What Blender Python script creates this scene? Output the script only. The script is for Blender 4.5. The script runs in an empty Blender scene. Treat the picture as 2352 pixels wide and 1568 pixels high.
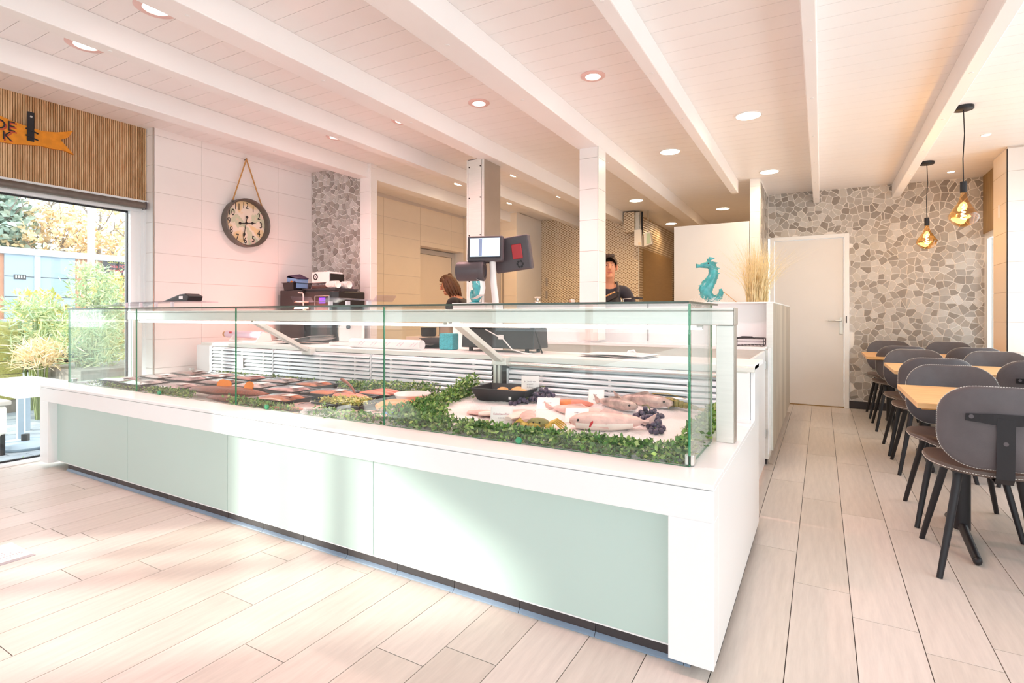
import bpy, bmesh, math, random
from mathutils import Vector, Matrix
random.seed(7)
SC = bpy.context.scene
COL = SC.collection
PI = math.pi

# ---------------------------------------------------------------- camera
cam_d = bpy.data.cameras.new('camera')
cam = bpy.data.objects.new('camera', cam_d); COL.objects.link(cam)
cam.location = (0, 0, 1.12)
cam.rotation_euler = (PI / 2, 0, math.atan2(711.0, 1239.0))
cam_d.sensor_width = 36.0
cam_d.lens = 36.0 * 1239.0 / 2352.0
cam_d.shift_y = -62.0 / 2352.0
cam_d.clip_start = 0.05
cam_d.clip_end = 300
SC.camera = cam

# ---------------------------------------------------------------- sky, sun, exposure
SKY_STRENGTH = 3.3
SUN_STRENGTH = 5.4
LAMP_GAIN = 1.0
w = bpy.data.worlds.new('sky'); SC.world = w; w.use_nodes = True
bg = w.node_tree.nodes['Background']
bg.inputs['Color'].default_value = (0.86, 0.94, 1.0, 1)
bg.inputs['Strength'].default_value = SKY_STRENGTH
sun_d = bpy.data.lights.new('sun', 'SUN'); sun_d.energy = SUN_STRENGTH; sun_d.angle = math.radians(2.2)
sun_d.color = (1.0, 0.95, 0.86)
sun = bpy.data.objects.new('sun', sun_d); COL.objects.link(sun)
sun.location = (-20, -18, 9)
sun.rotation_euler = Vector((0.73, 0.68, -0.315)).to_track_quat('-Z', 'Y').to_euler()
vs = SC.view_settings
vs.view_transform = 'Standard'; vs.look = 'None'; vs.gamma = 1.0; vs.use_curve_mapping = False
vs.exposure = 0.08
SC.display_settings.display_device = 'sRGB'
SC.cycles.max_bounces = 10
SC.cycles.diffuse_bounces = 6
SC.cycles.transparent_max_bounces = 24
SC.cycles.caustics_reflective = False
SC.cycles.caustics_refractive = False
SC.cycles.sample_clamp_indirect = 6.0

# ---------------------------------------------------------------- materials
MATS = {}
def srgb(h):
    v = [int(h[i:i + 2], 16) / 255.0 for i in (0, 2, 4)]
    return tuple(x / 12.92 if x <= 0.04045 else ((x + 0.055) / 1.055) ** 2.4 for x in v) + (1.0,)
def new_mat(name):
    m = bpy.data.materials.new(name); m.use_nodes = True
    MATS[name] = m
    nt = m.node_tree
    return m, nt, nt.nodes['Principled BSDF']
def lk(nt, a, b): nt.links.new(a, b)
def P(name, col, rough=0.5, metal=0.0, var=0.04, scale=6.0, bump=0.0, bscale=60.0, spec=0.5, stretch=None, coat=0.0, sheen=0.0):
    """principled material with a little procedural colour variation (object space)"""
    m, nt, b = new_mat(name)
    c = srgb(col) if isinstance(col, str) else col
    b.inputs['Roughness'].default_value = rough
    b.inputs['Metallic'].default_value = metal
    b.inputs['Specular IOR Level'].default_value = spec
    if coat: b.inputs['Coat Weight'].default_value = coat
    if sheen: b.inputs['Sheen Weight'].default_value = sheen
    tc = nt.nodes.new('ShaderNodeTexCoord'); mp = nt.nodes.new('ShaderNodeMapping')
    if stretch: mp.inputs['Scale'].default_value = stretch
    lk(nt, tc.outputs['Object'], mp.inputs['Vector'])
    n = nt.nodes.new('ShaderNodeTexNoise'); n.inputs['Scale'].default_value = scale; n.inputs['Detail'].default_value = 5
    lk(nt, mp.outputs['Vector'], n.inputs['Vector'])
    r = nt.nodes.new('ShaderNodeValToRGB')
    r.color_ramp.elements[0].position = 0.3; r.color_ramp.elements[1].position = 0.7
    r.color_ramp.elements[0].color = tuple(x * (1 - var) for x in c[:3]) + (1,)
    r.color_ramp.elements[1].color = tuple(min(1, x * (1 + var)) for x in c[:3]) + (1,)
    lk(nt, n.outputs['Fac'], r.inputs['Fac']); lk(nt, r.outputs['Color'], b.inputs['Base Color'])
    if bump:
        n2 = nt.nodes.new('ShaderNodeTexNoise'); n2.inputs['Scale'].default_value = bscale
        lk(nt, mp.outputs['Vector'], n2.inputs['Vector'])
        bp = nt.nodes.new('ShaderNodeBump'); bp.inputs['Strength'].default_value = bump; bp.inputs['Distance'].default_value = 0.01
        lk(nt, n2.outputs['Fac'], bp.inputs['Height']); lk(nt, bp.outputs['Normal'], b.inputs['Normal'])
    return m
def emit(name, col, strength):
    m, nt, b = new_mat(name)
    c = srgb(col)
    b.inputs['Base Color'].default_value = c
    b.inputs['Emission Color'].default_value = c
    b.inputs['Emission Strength'].default_value = strength
    return m
def pieces(name, cols, rough=0.6, bump=0.0, bscale=80, grain=0.0, stretch=(1, 1, 1), gscale=8):
    """material for many alike pieces: colour picked per object / per island"""
    m, nt, b = new_mat(name)
    b.inputs['Roughness'].default_value = rough
    oi = nt.nodes.new('ShaderNodeObjectInfo'); ge = nt.nodes.new('ShaderNodeNewGeometry')
    ad = nt.nodes.new('ShaderNodeMath'); ad.operation = 'ADD'
    lk(nt, oi.outputs['Random'], ad.inputs[0]); lk(nt, ge.outputs['Random Per Island'], ad.inputs[1])
    fr = nt.nodes.new('ShaderNodeMath'); fr.operation = 'FRACT'; lk(nt, ad.outputs[0], fr.inputs[0])
    r = nt.nodes.new('ShaderNodeValToRGB'); r.color_ramp.interpolation = 'CONSTANT'
    els = r.color_ramp.elements
    while len(els) < len(cols): els.new(0.5)
    for i, c in enumerate(cols):
        els[i].position = i / len(cols); els[i].color = srgb(c)
    lk(nt, fr.outputs[0], r.inputs['Fac'])
    out = r.outputs['Color']
    tc = nt.nodes.new('ShaderNodeTexCoord')
    if grain:
        mp = nt.nodes.new('ShaderNodeMapping'); mp.inputs['Scale'].default_value = stretch
        lk(nt, tc.outputs['Object'], mp.inputs['Vector'])
        n = nt.nodes.new('ShaderNodeTexNoise'); n.inputs['Scale'].default_value = gscale; n.inputs['Detail'].default_value = 8
        n.inputs['Roughness'].default_value = 0.65
        lk(nt, mp.outputs['Vector'], n.inputs['Vector'])
        hs = nt.nodes.new('ShaderNodeMapRange'); hs.inputs['From Min'].default_value = 0.3; hs.inputs['From Max'].default_value = 0.7
        hs.inputs['To Min'].default_value = 1 - grain; hs.inputs['To Max'].default_value = 1 + grain * 0.4
        lk(nt, n.outputs['Fac'], hs.inputs['Value'])
        mx = nt.nodes.new('ShaderNodeMix'); mx.data_type = 'RGBA'; mx.blend_type = 'MULTIPLY'; mx.inputs['Factor'].default_value = 1
        lk(nt, out, mx.inputs['A']); lk(nt, hs.outputs['Result'], mx.inputs['B'])
        out = mx.outputs['Result']
    lk(nt, out, b.inputs['Base Color'])
    if bump:
        n2 = nt.nodes.new('ShaderNodeTexNoise'); n2.inputs['Scale'].default_value = bscale
        lk(nt, tc.outputs['Object'], n2.inputs['Vector'])
        bp = nt.nodes.new('ShaderNodeBump'); bp.inputs['Strength'].default_value = bump; bp.inputs['Distance'].default_value = 0.01
        lk(nt, n2.outputs['Fac'], bp.inputs['Height']); lk(nt, bp.outputs['Normal'], b.inputs['Normal'])
    return m
def glass(name, tint, rough=0.0, refl=1.0, ior=1.5):
    """architectural glass: clear tinted transmission plus Fresnel reflection"""
    m = bpy.data.materials.new(name); m.use_nodes = True; MATS[name] = m
    nt = m.node_tree; nt.nodes.clear()
    o = nt.nodes.new('ShaderNodeOutputMaterial'); t = nt.nodes.new('ShaderNodeBsdfTransparent')
    g = nt.nodes.new('ShaderNodeBsdfGlossy'); g.inputs['Roughness'].default_value = rough
    lw = nt.nodes.new('ShaderNodeLayerWeight'); lw.inputs['Blend'].default_value = 0.5     # Schlick's approximation, the same from both sides
    pw = nt.nodes.new('ShaderNodeMath'); pw.operation = 'POWER'; pw.inputs[1].default_value = 5.0
    lk(nt, lw.outputs['Facing'], pw.inputs[0])
    f0 = ((ior - 1) / (ior + 1)) ** 2
    f = nt.nodes.new('ShaderNodeMath'); f.operation = 'MULTIPLY_ADD'; f.inputs[1].default_value = 1 - f0; f.inputs[2].default_value = f0
    lk(nt, pw.outputs[0], f.inputs[0])
    mu = nt.nodes.new('ShaderNodeMath'); mu.operation = 'MULTIPLY'; mu.inputs[1].default_value = refl
    mx = nt.nodes.new('ShaderNodeMixShader')
    t.inputs['Color'].default_value = srgb(tint)
    lk(nt, f.outputs[0], mu.inputs[0]); lk(nt, mu.outputs[0], mx.inputs[0])
    lk(nt, t.outputs[0], mx.inputs[1]); lk(nt, g.outputs[0], mx.inputs[2]); lk(nt, mx.outputs[0], o.inputs[0])
    return m
def wood(name, c0, c1, stretch=(30, 2, 2), rough=0.5, scale=3.0):
    m, nt, b = new_mat(name)
    b.inputs['Roughness'].default_value = rough
    tc = nt.nodes.new('ShaderNodeTexCoord'); mp = nt.nodes.new('ShaderNodeMapping'); mp.inputs['Scale'].default_value = stretch
    lk(nt, tc.outputs['Object'], mp.inputs['Vector'])
    n = nt.nodes.new('ShaderNodeTexNoise'); n.inputs['Scale'].default_value = scale; n.inputs['Detail'].default_value = 6
    lk(nt, mp.outputs['Vector'], n.inputs['Vector'])
    r = nt.nodes.new('ShaderNodeValToRGB')
    r.color_ramp.elements[0].position = 0.32; r.color_ramp.elements[1].position = 0.68
    r.color_ramp.elements[0].color = srgb(c0); r.color_ramp.elements[1].color = srgb(c1)
    oi = nt.nodes.new('ShaderNodeObjectInfo')
    mr = nt.nodes.new('ShaderNodeMapRange'); mr.inputs['To Min'].default_value = -0.18; mr.inputs['To Max'].default_value = 0.18
    lk(nt, oi.outputs['Random'], mr.inputs['Value'])
    ad = nt.nodes.new('ShaderNodeMath'); ad.operation = 'ADD'
    lk(nt, n.outputs['Fac'], ad.inputs[0]); lk(nt, mr.outputs['Result'], ad.inputs[1])
    lk(nt, ad.outputs[0], r.inputs['Fac']); lk(nt, r.outputs['Color'], b.inputs['Base Color'])
    return m

P('white_wall', 'F4EEE9', 0.55, var=0.01)
P('white_tile', 'F6F1EE', 0.28, var=0.012, scale=2)
P('tile_grout', 'DDD3CC', 0.8, var=0.03)
P('ceiling_white', 'F6F1EF', 0.42, var=0.012, scale=3)
P('joint_shadow', 'CFC4BF', 0.8)
P('white_gloss', 'F7F8F9', 0.22, var=0.008, scale=1.5)
P('white_matt', 'F3F2F2', 0.5, var=0.01)
P('sage_panel', 'C3D8D2', 0.32, var=0.012, scale=1.2)
P('plinth_dark', '3B3639', 0.5, var=0.18, scale=9)
P('cove_grey', '7D8EA3', 0.4, var=0.06)
P('stainless', 'D9DAD6', 0.26, 0.9, var=0.03, stretch=(1, 1, 14))
P('stainless_pale', 'E6E7E1', 0.35, 0.35, var=0.03, stretch=(1, 1, 14))
P('steel_warm', 'B9AFA4', 0.4, 0.75, var=0.05)
P('louvre_white', 'E4E9EF', 0.25, 0.35, var=0.02)
P('dark_gap', '454344', 0.6)
P('black_plastic', '2A2628', 0.35, var=0.1)
P('black_metal', '222024', 0.42, 0.2, var=0.12)
P('grey_plastic', '554E52', 0.45, var=0.06)
P('grout', 'F8F3EE', 0.85, var=0.02)
P('grey_paint', 'C9C4C0', 0.45, var=0.02)
P('door_white', 'ECE9E7', 0.4, var=0.01)
P('gold_panel', 'A98A5E', 0.38, 0.4, var=0.06, stretch=(1, 1, 8))
P('warm_tile', 'F1E2CF', 0.35, var=0.012)
P('leather', '5A5457', 0.5, var=0.09, scale=18, bump=0.12, bscale=300)
P('leather_brown', '64544D', 0.42, var=0.1, scale=14, bump=0.12, bscale=300)
P('stitch', 'E9E6E0', 0.7)
P('rope', 'C4935A', 0.8, var=0.15, scale=90)
P('rim_grey', '6F6760', 0.45, 0.4, var=0.12, scale=25)
P('ink', '1C1718', 0.5)
P('orange_wood', 'DE8A12', 0.42, var=0.12, scale=4, stretch=(1, 6, 6))
P('red_paint', 'B8442A', 0.5)
P('paper', 'F8F6F5', 0.6, var=0.01)
P('plastic_white', 'F1EEEC', 0.35, var=0.01)
P('red_plastic', 'B83238', 0.4)
P('teal_glaze', '3FA0A8', 0.22, var=0.28, scale=22, bump=0.35, bscale=40, coat=0.4)
P('teal_sponge', '4CB3BF', 0.7, var=0.25, scale=120)
P('grass_dry', 'EEDDB0', 0.7, var=0.18, scale=40)
P('grape_skin', '4A3F58', 0.34, var=0.35, scale=9)
P('stem_green', '7F8B4A', 0.6)
P('salmon', 'F08A4B', 0.38, var=0.14, scale=14, stretch=(1, 6, 1))
P('salmon_pink', 'F1907A', 0.36, var=0.14, scale=14, stretch=(1, 6, 1))
P('cod_flesh', 'F4E3DA', 0.32, var=0.08, scale=24, bump=0.12, bscale=90)
P('pink_flesh', 'EBC0B8', 0.32, var=0.16, scale=26, bump=0.15, bscale=120)
P('fish_skin', 'BFA79F', 0.28, 0.15, var=0.45, scale=24, bump=0.15, bscale=160)
P('fish_belly', 'EFE9EA', 0.3, var=0.05)
P('smoked', '8A4A34', 0.35, var=0.45, scale=30, stretch=(6, 1, 1))
P('orange_fruit', 'F08A24', 0.45, var=0.06)
P('crab_yellow', 'C9A437', 0.4, var=0.2, scale=30)
P('crab_olive', '8C8448', 0.4, var=0.3, scale=40)
P('red_gill', 'C92F34', 0.3)
P('herb_mix', 'A9A45A', 0.6, var=0.3, scale=60)
P('skin', 'D99A78', 0.5, var=0.05, scale=14)
P('hair_brown', '5B3A20', 0.5, var=0.3, scale=30, stretch=(1, 1, .2))
P('hair_dark', '57463A', 0.6, var=0.3, scale=40)
P('shirt_black', '242126', 0.85, var=0.12, sheen=0.2)
P('shirt_navy', '33313C', 0.85, var=0.12, sheen=0.2)
P('apron_grey', '4E4A4A', 0.8, var=0.1)
P('trouser_dark', '2C2C33', 0.85)
P('eye_white', 'F3EFEA', 0.25)
P('lip', 'B86A5C', 0.45)
P('print_grey', 'B5B1B6', 0.6)
P('beige_skirting', 'B7ABA0', 0.5, var=0.05)
P('pasta_tan', 'E0AE72', 0.6, var=0.2, scale=40)
P('clear_haze', 'F2EEF2', 0.3)
wood('slat_oak', 'B98B5E', 'E2BE93', stretch=(6, 6, 1.2), rough=0.5, scale=5)
wood('table_oak', 'D9A66B', 'EBC08C', stretch=(1.2, 22, 22), rough=0.4, scale=3)
wood('grey_wood', 'A79C8C', 'CABFAE', stretch=(10, 14, 0.8), rough=0.45, scale=4)
wood('header_oak', '9A7A4C', 'B99A68', stretch=(6, 8, 0.8), rough=0.5, scale=4)
pieces('plank', ['D8CEC5', 'D4CAC0', 'DCD2CA', 'D0C6BC', 'D6CCC3'], 0.36, grain=0.13, stretch=(9, 0.8, 1), gscale=5)
pieces('plinth_tile', ['3B3639', '413B3D', '363235'], 0.45, grain=0.15, gscale=14)
pieces('mosaic_stone', ['B9B2AB', 'A69E96', 'C8C2BC', '978D84', 'B0A69C', 'D2CDC8', 'ABA49E', 'BEB7B0', '9E958D', 'CAC4BC'], 0.55, grain=0.12, gscale=30)
pieces('leaf_box', ['5E8A3C', '6F9F46', '4C7A34', '93B85A', 'A8C968', '587F3E', '7C9C56', '98AA5C', '46682F', 'B9C77E'], 0.42)
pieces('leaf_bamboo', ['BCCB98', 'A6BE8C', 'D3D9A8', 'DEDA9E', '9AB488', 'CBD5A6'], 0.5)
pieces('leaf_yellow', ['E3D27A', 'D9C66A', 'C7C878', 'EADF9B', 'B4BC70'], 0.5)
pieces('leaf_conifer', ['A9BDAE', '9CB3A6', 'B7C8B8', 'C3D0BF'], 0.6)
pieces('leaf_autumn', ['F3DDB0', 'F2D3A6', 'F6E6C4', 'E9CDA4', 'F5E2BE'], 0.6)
glass('case_glass', 'FBFEFD', 0.0, 1.0)
glass('case_glass_top', 'F6FCFA', 0.0, 0.8)
glass('window_glass', 'FBFDFC', 0.0, 0.8)
glass('clear_plastic', 'F3EEF4', 0.12, 1.0, 1.45)
glass('amber_glass', 'FBDDAA', 0.03, 1.3, 1.5)
glass('film_wrap', 'F8F6FA', 0.12, 1.6, 1.5)
P('glass_edge', '3F9A6E', 0.15, var=0.15, scale=3)
P('glass_edge_dark', '3B4A3E', 0.2, var=0.4, scale=8)
emit('lamp_white', 'FFF6EE', 14.0)
emit('lamp_pink', 'FFE6DC', 14.0)
emit('lamp_warm', 'FFF0D6', 14.0)
emit('led_tube', 'FFEDE6', 8.0)
emit('filament', 'FFD48A', 60.0)
emit('screen_blue', 'CFE3F8', 1.0)
emit('display_violet', '6A3CF0', 1.6)
emit('lamp_red_glow', 'FF8A70', 14.0)

def diamond_mesh():
    m, nt, b = new_mat('diamond_metal')
    b.inputs['Metallic'].default_value = 0.55; b.inputs['Roughness'].default_value = 0.34
    tc = nt.nodes.new('ShaderNodeTexCoord')
    outs = []
    for ang in (33, -33):
        mp = nt.nodes.new('ShaderNodeMapping'); mp.inputs['Rotation'].default_value = (0, math.radians(ang), 0)
        lk(nt, tc.outputs['Object'], mp.inputs['Vector'])
        wv = nt.nodes.new('ShaderNodeTexWave'); wv.wave_type = 'BANDS'; wv.bands_direction = 'Z'; wv.inputs['Scale'].default_value = 9.5
        lk(nt, mp.outputs['Vector'], wv.inputs['Vector']); outs.append(wv.outputs['Fac'])
    mx = nt.nodes.new('ShaderNodeMath'); mx.operation = 'MAXIMUM'
    lk(nt, outs[0], mx.inputs[0]); lk(nt, outs[1], mx.inputs[1])
    r = nt.nodes.new('ShaderNodeValToRGB')
    r.color_ramp.elements[0].position = 0.55; r.color_ramp.elements[1].position = 0.95
    r.color_ramp.elements[0].color = srgb('B39B7E'); r.color_ramp.elements[1].color = srgb('F2E6D3')
    lk(nt, mx.outputs[0], r.inputs['Fac']); lk(nt, r.outputs['Color'], b.inputs['Base Color'])
    bp = nt.nodes.new('ShaderNodeBump'); bp.inputs['Strength'].default_value = 0.5; bp.inputs['Distance'].default_value = 0.01
    lk(nt, mx.outputs[0], bp.inputs['Height']); lk(nt, bp.outputs['Normal'], b.inputs['Normal'])
diamond_mesh()
def clock_map():
    m, nt, b = new_mat('clock_map')
    b.inputs['Roughness'].default_value = 0.6
    tc = nt.nodes.new('ShaderNodeTexCoord')
    n = nt.nodes.new('ShaderNodeTexNoise'); n.inputs['Scale'].default_value = 7.0; n.inputs['Detail'].default_value = 6
    lk(nt, tc.outputs['Object'], n.inputs['Vector'])
    r = nt.nodes.new('ShaderNodeValToRGB'); e = r.color_ramp.elements
    e[0].position = 0.40; e[0].color = srgb('F1D6A6'); e[1].position = 0.46; e[1].color = srgb('F5E8D6')
    for p, c in ((0.54, 'F4E6D4'), (0.57, 'CDD3B6'), (0.64, 'D0D5B8'), (0.68, 'F0D2C2')):
        x = e.new(p); x.color = srgb(c)
    lk(nt, n.outputs['Fac'], r.inputs['Fac']); lk(nt, r.outputs['Color'], b.inputs['Base Color'])
clock_map()

# ---------------------------------------------------------------- object helpers
def link(o): COL.objects.link(o); return o
def wloc(o):
    v = Vector((0, 0, 0))
    while o is not None:
        v = v + o.location; o = o.parent
    return v
def tag(o, label=None, cat=None, group=None, kind=None):
    if label: o['label'] = label
    if cat: o['category'] = cat
    if group: o['group'] = group
    if kind: o['kind'] = kind
    return o
def thing(name, label, cat, loc=(0, 0, 0), group=None, rz=0.0, kind=None):
    o = link(bpy.data.objects.new(name, None)); o.location = loc; o.rotation_euler = (0, 0, rz)
    o.empty_display_size = 0.05
    return tag(o, label, cat, group, kind)
def copy_tree(o, parent=None):
    c = link(o.copy()); c.parent = parent
    for ch in list(o.children): copy_tree(ch, c)
    return c

class MB:
    """collects geometry; build() links it as one mesh object (world coordinates are made local to the parent)"""
    def __init__(s): s.v = []; s.f = []; s.mi = []
    def add(s, vs, fs, mi=0):
        n = len(s.v); s.v += [tuple(p) for p in vs]
        for f in fs: s.f.append(tuple(i + n for i in f)); s.mi.append(mi)
        return s
    def box(s, x0, x1, y0, y1, z0, z1, mi=0, faces=None):
        V = [(x0, y0, z0), (x1, y0, z0), (x1, y1, z0), (x0, y1, z0), (x0, y0, z1), (x1, y0, z1), (x1, y1, z1), (x0, y1, z1)]
        F = [(0, 3, 2, 1), (4, 5, 6, 7), (0, 1, 5, 4), (1, 2, 6, 5), (2, 3, 7, 6), (3, 0, 4, 7)]
        n = len(s.v); s.v += V
        for i, f in enumerate(F):
            s.f.append(tuple(k + n for k in f)); s.mi.append(mi if faces is None else faces[i])
        return s
    def hexa(s, V, mi=0):
        return s.add(V, [(0, 3, 2, 1), (4, 5, 6, 7), (0, 1, 5, 4), (1, 2, 6, 5), (2, 3, 7, 6), (3, 0, 4, 7)], mi)
    def obox(s, c, size, R=None, mi=0):
        hx, hy, hz = size[0] / 2, size[1] / 2, size[2] / 2
        V = [Vector(p) for p in ((-hx, -hy, -hz), (hx, -hy, -hz), (hx, hy, -hz), (-hx, hy, -hz), (-hx, -hy, hz), (hx, -hy, hz), (hx, hy, hz), (-hx, hy, hz))]
        if R is not None: V = [R @ p for p in V]
        return s.hexa([p + Vector(c) for p in V], mi)
    def tube(s, path, r, n=8, cap=True, mi=0):
        pts = [Vector(p) for p in path]; m = len(pts)
        rs = r if isinstance(r, (list, tuple)) else [r] * m
        base = len(s.v); up = None
        for i, p in enumerate(pts):
            d = (pts[min(i + 1, m - 1)] - pts[max(i - 1, 0)]).normalized()
            if up is None: up = d.orthogonal().normalized()
            up = (up - d * up.dot(d))
            up = up.normalized() if up.length > 1e-6 else d.orthogonal().normalized()
            sd = d.cross(up)
            for k in range(n):
                a = 2 * PI * k / n
                s.v.append(tuple(p + (up * math.cos(a) + sd * math.sin(a)) * rs[i]))
        for i in range(m - 1):
            for k in range(n):
                a = base + i * n + k; b = base + i * n + (k + 1) % n
                s.f.append((a, b, b + n, a + n)); s.mi.append(mi)
        if cap:
            s.f.append(tuple(base + k for k in range(n))[::-1]); s.mi.append(mi)
            s.f.append(tuple(base + (m - 1) * n + k for k in range(n))); s.mi.append(mi)
        return s
    def lathe(s, prof, c=(0, 0, 0), n=24, axis='Z', mi=0):
        base = len(s.v)
        for (r, h) in prof:
            for k in range(n):
                a = 2 * PI * k / n; x, y = r * math.cos(a), r * math.sin(a)
                p = {'Z': (x, y, h), 'X': (h, x, y), 'Y': (x, h, y)}[axis]
                s.v.append((p[0] + c[0], p[1] + c[1], p[2] + c[2]))
        for i in range(len(prof) - 1):
            for k in range(n):
                a = base + i * n + k; b = base + i * n + (k + 1) % n
                s.f.append((a, b, b + n, a + n)); s.mi.append(mi)
        s.f.append(tuple(base + k for k in range(n))[::-1]); s.mi.append(mi)
        s.f.append(tuple(base + (len(prof) - 1) * n + k for k in range(n))); s.mi.append(mi)
        return s
    def ball(s, c, r, n=12, m=8, R=None, mi=0):
        rx, ry, rz = r if isinstance(r, (list, tuple)) else (r, r, r)
        base = len(s.v)
        for i in range(m + 1):
            t = PI * i / m
            for k in range(n):
                a = 2 * PI * k / n
                p = Vector((rx * math.sin(t) * math.cos(a), ry * math.sin(t) * math.sin(a), rz * math.cos(t)))
                if R is not None: p = R @ p
                s.v.append((p.x + c[0], p.y + c[1], p.z + c[2]))
        for i in range(m):
            for k in range(n):
                a = base + i * n + k; b = base + i * n + (k + 1) % n
                s.f.append((a, a + n, b + n, b)); s.mi.append(mi)
        return s
    def loft(s, secs, n=12, mi=0, closed=True):
        """secs: (center, half-width vector, half-height vector)"""
        base = len(s.v)
        for c, u, v in secs:
            c, u, v = Vector(c), Vector(u), Vector(v)
            for k in range(n):
                a = 2 * PI * k / n
                s.v.append(tuple(c + u * math.cos(a) + v * math.sin(a)))
        m = len(secs)
        for i in range(m - 1):
            for k in range(n):
                a = base + i * n + k; b = base + i * n + (k + 1) % n
                s.f.append((a, b, b + n, a + n)); s.mi.append(mi)
        s.f.append(tuple(base + k for k in range(n))[::-1]); s.mi.append(mi)
        s.f.append(tuple(base + (m - 1) * n + k for k in range(n))); s.mi.append(mi)
        return s
    def prism(s, poly, fn, t0, t1, mi=0):
        """poly: 2-d outline; fn(a, b, t) gives the 3-d point"""
        n = len(poly)
        V = [fn(a, b, t0) for a, b in poly] + [fn(a, b, t1) for a, b in poly]
        F = [tuple(range(n))[::-1], tuple(range(n, 2 * n))] + [(i, (i + 1) % n, n + (i + 1) % n, n + i) for i in range(n)]
        return s.add(V, F, mi)
    def build(s, name, mat, parent=None, bevel=0.0, smooth=False, seg=2, sub=0, kind=None, local=False, label=None):
        me = bpy.data.meshes.new(name)
        off = Vector((0, 0, 0)) if (parent is None or local) else wloc(parent)
        me.from_pydata([(p[0] - off.x, p[1] - off.y, p[2] - off.z) for p in s.v], [], s.f)
        mats = mat if isinstance(mat, (list, tuple)) else [mat]
        for m in mats: me.materials.append(MATS[m])
        if len(mats) > 1: me.polygons.foreach_set('material_index', s.mi)
        if smooth: me.polygons.foreach_set('use_smooth', [True] * len(me.polygons))
        me.update()
        bm = bmesh.new(); bm.from_mesh(me); bmesh.ops.recalc_face_normals(bm, faces=bm.faces); bm.to_mesh(me); bm.free()
        o = link(bpy.data.objects.new(name, me))
        if parent is not None: o.parent = parent
        if bevel:
            b = o.modifiers.new('bevel', 'BEVEL'); b.width = bevel; b.segments = seg; b.limit_method = 'ANGLE'; b.angle_limit = math.radians(40)
        if sub:
            sm = o.modifiers.new('sub', 'SUBSURF'); sm.levels = sub; sm.render_levels = sub
        if smooth and bevel == 0 and not sub:
            try: me.set_sharp_from_angle(angle=math.radians(50))
            except Exception: pass
        if kind: o['kind'] = kind
        if label: o['label'] = label
        return o
def B(x0, x1, y0, y1, z0, z1): return MB().box(x0, x1, y0, y1, z0, z1)
def text_mesh(body, size, extrude=0.001):
    cu = bpy.data.curves.new('t', 'FONT'); cu.body = body; cu.size = size; cu.align_x = 'CENTER'; cu.align_y = 'CENTER'
    cu.extrude = extrude; cu.resolution_u = 3
    o = bpy.data.objects.new('t', cu)
    me = bpy.data.meshes.new_from_object(o)
    bpy.data.objects.remove(o); bpy.data.curves.remove(cu)
    return me
def text(name, body, size, M, mat, parent=None, extrude=0.001, off=0.0):
    """lettering: M is a 4x4 world matrix whose local XY plane carries the text; baked into the mesh"""
    me = text_mesh(body, size, extrude)
    if off:
        pass
    me.transform(M)
    if parent is not None: me.transform(Matrix.Translation(-wloc(parent)))
    me.name = name; me.materials.append(MATS[mat])
    o = link(bpy.data.objects.new(name, me))
    if parent is not None: o.parent = parent
    return o
def frame(origin, xdir, ydir):
    x = Vector(xdir).normalized(); y = Vector(ydir).normalized(); z = x.cross(y)
    M = Matrix((x, y, z)).transposed().to_4x4(); M.translation = Vector(origin)
    return M

# ================================================================ the room
def zc(x, y): return 2.648 - 0.017 * (x + 0.588) - 0.0077 * (y - 7.602)

# ---- floor: wood-look planks, 20 cm x 1.2 m
floor = MB().box(-5.3, 2.05, -4.1, 10.6, -0.12, -0.004).build('floor', 'plinth_dark'); floor['kind'] = 'structure'
pm = {}
def plank_mesh(length):
    k = round(length, 2)
    if k not in pm:
        o = MB().box(-0.0985, 0.0985, 0.0015, length - 0.0015, -0.004, 0.0).build('floor_plank', 'plank'); pm[k] = o.data
        bpy.data.objects.remove(o)
    return pm[k]
offs = {0: 2.55, 1: 2.36, 2: 3.43 - 1.2, -11: 0.77 - 0.35, -8: 1.14, -14: 1.07, -16: 1.3, -12: 0.72, -18: 1.23}
rest = MB(); NP = 0
for k in range(-26, 10):
    xc = -0.001 + 0.2 * k
    if k not in offs: offs[k] = random.uniform(0, 1.2)
    y = offs[k] % 1.2 - 1.2
    while y < 10.4:
        y1 = y + 1.2
        dep = -0.4975 * xc + 0.8674 * (y1 - 0.1)
        rt = 0.8674 * xc + 0.4975 * y1
        vis = dep > 0.9 and abs(rt) < dep * 1.15 + 1.0 and xc > -5.3
        behind = (y > 1.9 and y1 < 4.3 and xc < -0.4) or (y >= 4.3 and xc < -0.7) or (y > 7.6)
        if vis and not behind and NP < 296:
            o = link(bpy.data.objects.new('floor_plank', plank_mesh(1.2))); o.parent = floor; o.location = (xc, y, 0); NP += 1
        else:
            rest.box(xc - 0.0985, xc + 0.0985, y + 0.0015, y1 - 0.0015, -0.004, 0.0)
        y = y1
rest.build('plank_field', 'plank', floor, kind='stuff')

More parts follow.
